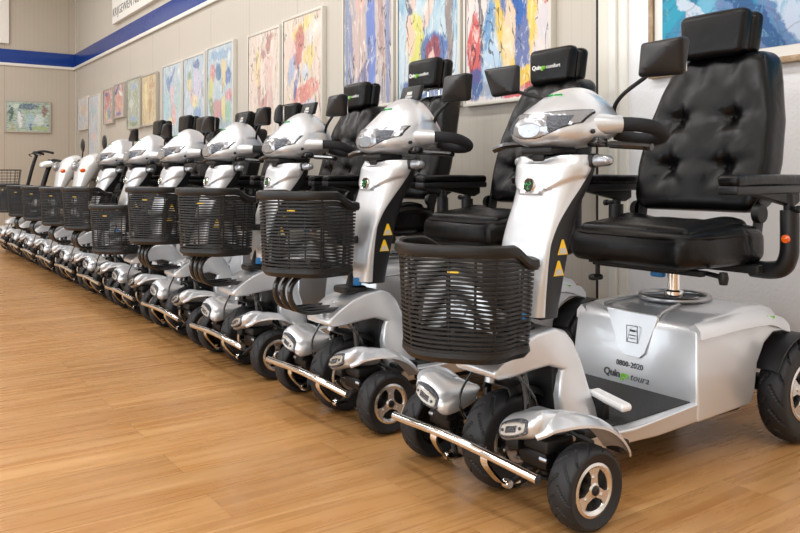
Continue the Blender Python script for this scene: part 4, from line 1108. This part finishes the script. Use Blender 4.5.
# picture on the end wall
def endX(px, Y=YE):
    q = (px-400)/780; dx = CC*q+SS; dy = -SS*q+CC
    return Y/dy*dx
def endZ(px, py, Y=YE):
    q = (px-400)/780; dy = -SS*q+CC
    return H+(176-py)/780*(Y/dy)
xa, xb = endX(4.5), endX(50.5); z1 = endZ(4.5, 99.8); z0 = endZ(4.5, 132)
r = empty('painting', ((xa+xb)/2, YE, z0)); tag(r, 'wide green and blue abstract picture alone on the end wall', 'painting')
hx = (xb-xa)/2; hz = z1-z0; fw = .025; dep = .045; g = G()
for (a0, a1, b0, b1) in ((-hx, -hx+fw, 0, hz), (hx-fw, hx, 0, hz), (-hx+fw, hx-fw, 0, fw), (-hx+fw, hx-fw, hz-fw, hz)):
    g.add(rbox(((a0+a1)/2, -dep/2-.001, (b0+b1)/2), (a1-a0, dep, b1-b0), .002, 1))
part('frame', g, M['frame_grey'], r, 30)
me_ = art_mat('green_blue_canvas', [(0.3, W(40, 100, 120)), (0.45, W(176, 200, 190)), (0.6, W(120, 160, 110)), (0.75, W(226, 226, 220))], [
    (.5, .85, .22, .10, 5, W(36, 90, 130)), (.3, .4, .06, .3, 0, W(226, 226, 240)), (.88, .7, .06, .2, 0, W(140, 76, 56)), (.75, .4, .12, .2, 0, W(200, 220, 216)), (.1, .6, .05, .3, 0, W(30, 80, 90)), (.78, .1, .2, .07, 0, W(150, 180, 60)), (.55, .35, .1, .3, 0, W(150, 190, 206)), (.2, .85, .1, .1, 0, W(200, 220, 200)), (.12, .15, .04, .15, 0, W(176, 160, 50)), (.55, .15, .03, .15, 0, W(30, 60, 130))], 6.0, 3.3, .5, .7)
y_ = -dep+.006; v = [(-hx+fw, y_, fw), (hx-fw, y_, fw), (hx-fw, y_, hz-fw), (-hx+fw, y_, hz-fw)]
me = bpy.data.meshes.new('canvas'); me.from_pydata(v+[(p[0], -.004, p[2]) for p in v], [], [(0, 1, 2, 3), (4, 7, 6, 5), (0, 4, 5, 1), (1, 5, 6, 2), (2, 6, 7, 3), (3, 7, 4, 0)])
uvl = me.uv_layers.new(name='UVMap')
for l in me.loops: uvl.data[l.index].uv = P4[l.vertex_index % 4]
me.materials.append(me_); o = bpy.data.objects.new('canvas', me); COL.objects.link(o); o.parent = r

# signs above the band
ys = wallY(112, WX-.06); ye = ys-3.2; zs = wallZ(112, 24.5, WX-.06)
sg = empty('wall_sign', (WX, ys, zs)); tag(sg, 'white lettered sign board above the blue band on the long wall', 'sign')
part('sign_panel', rbox((-.03, -1.6, .55), (.058, 3.2, 1.1), .004, 2), M['sign_white'], sg)
text('lettering', 'KRIJGEWIEN NIEUW', .175, M['dark_print'], (-.0605, -.035, .095), (0, -1, 0), (0, 0, 1), sg, ext=.001, align='LEFT', offset=-.002)
text('lettering', 'UW MOBILITEIT', .175, M['dark_print'], (-.0605, -.035, .36), (0, -1, 0), (0, 0, 1), sg, ext=.001, align='LEFT', offset=-.002)
xe = endX(9, YE-.05); ze = endZ(9, 43.5, YE-.05)
sg2 = empty('wall_sign', (xe, YE, ze)); tag(sg2, 'blank white panel above the blue band on the end wall', 'sign')
part('sign_panel', rbox((-1.1, -.03, .6), (2.2, .055, 1.2), .004, 2), M['sign_white'], sg2)

# ------------------------------------------------------------------ light
w = bpy.data.worlds.new('World'); sc.world = w; w.use_nodes = True
bg = w.node_tree.nodes['Background']; bg.inputs[0].default_value = (0.86, 0.93, 1.0, 1); bg.inputs[1].default_value = 0.62
def area(name, loc, rot, sx, sy, power, col=(1, 1, 1)):
    l = bpy.data.lights.new(name, 'AREA'); l.shape = 'RECTANGLE'; l.size = sx; l.size_y = sy; l.energy = power; l.color = col
    o = bpy.data.objects.new(name, l); COL.objects.link(o); o.location = loc; o.rotation_euler = rot; return o
for i in range(5):
    for x in (-2.6, 0.7):
        area('ceiling_lamp', (x, -1.6+i*3.3, HC-.08), (0, 0, 0), .35, 2.4, 62, (.97, .985, 1.0))
for i in range(3):
    area('window_daylight', (XL-.3, -1.0+i*5.5, 2.0), (0, -PI/2, 0), 2.9, 4.2, 165 if i == 0 else 130, (.88, .945, 1.0))

# ------------------------------------------------------------------ camera
cam = bpy.data.cameras.new('camera'); co = bpy.data.objects.new('camera', cam); COL.objects.link(co)
co.location = (0, 0, H); co.rotation_euler = (PI/2, 0, -math.atan2(SS, CC))
cam.sensor_width = 36; cam.lens = 36*780/800; cam.shift_y = -(266.5-176)/800; cam.clip_start = .05
sc.camera = co
vs = sc.view_settings; vs.view_transform = 'Standard'; vs.look = 'None'; vs.gamma = 1; vs.exposure = 0.06; vs.use_curve_mapping = False
try: sc.cycles.use_denoising = True
except Exception: pass
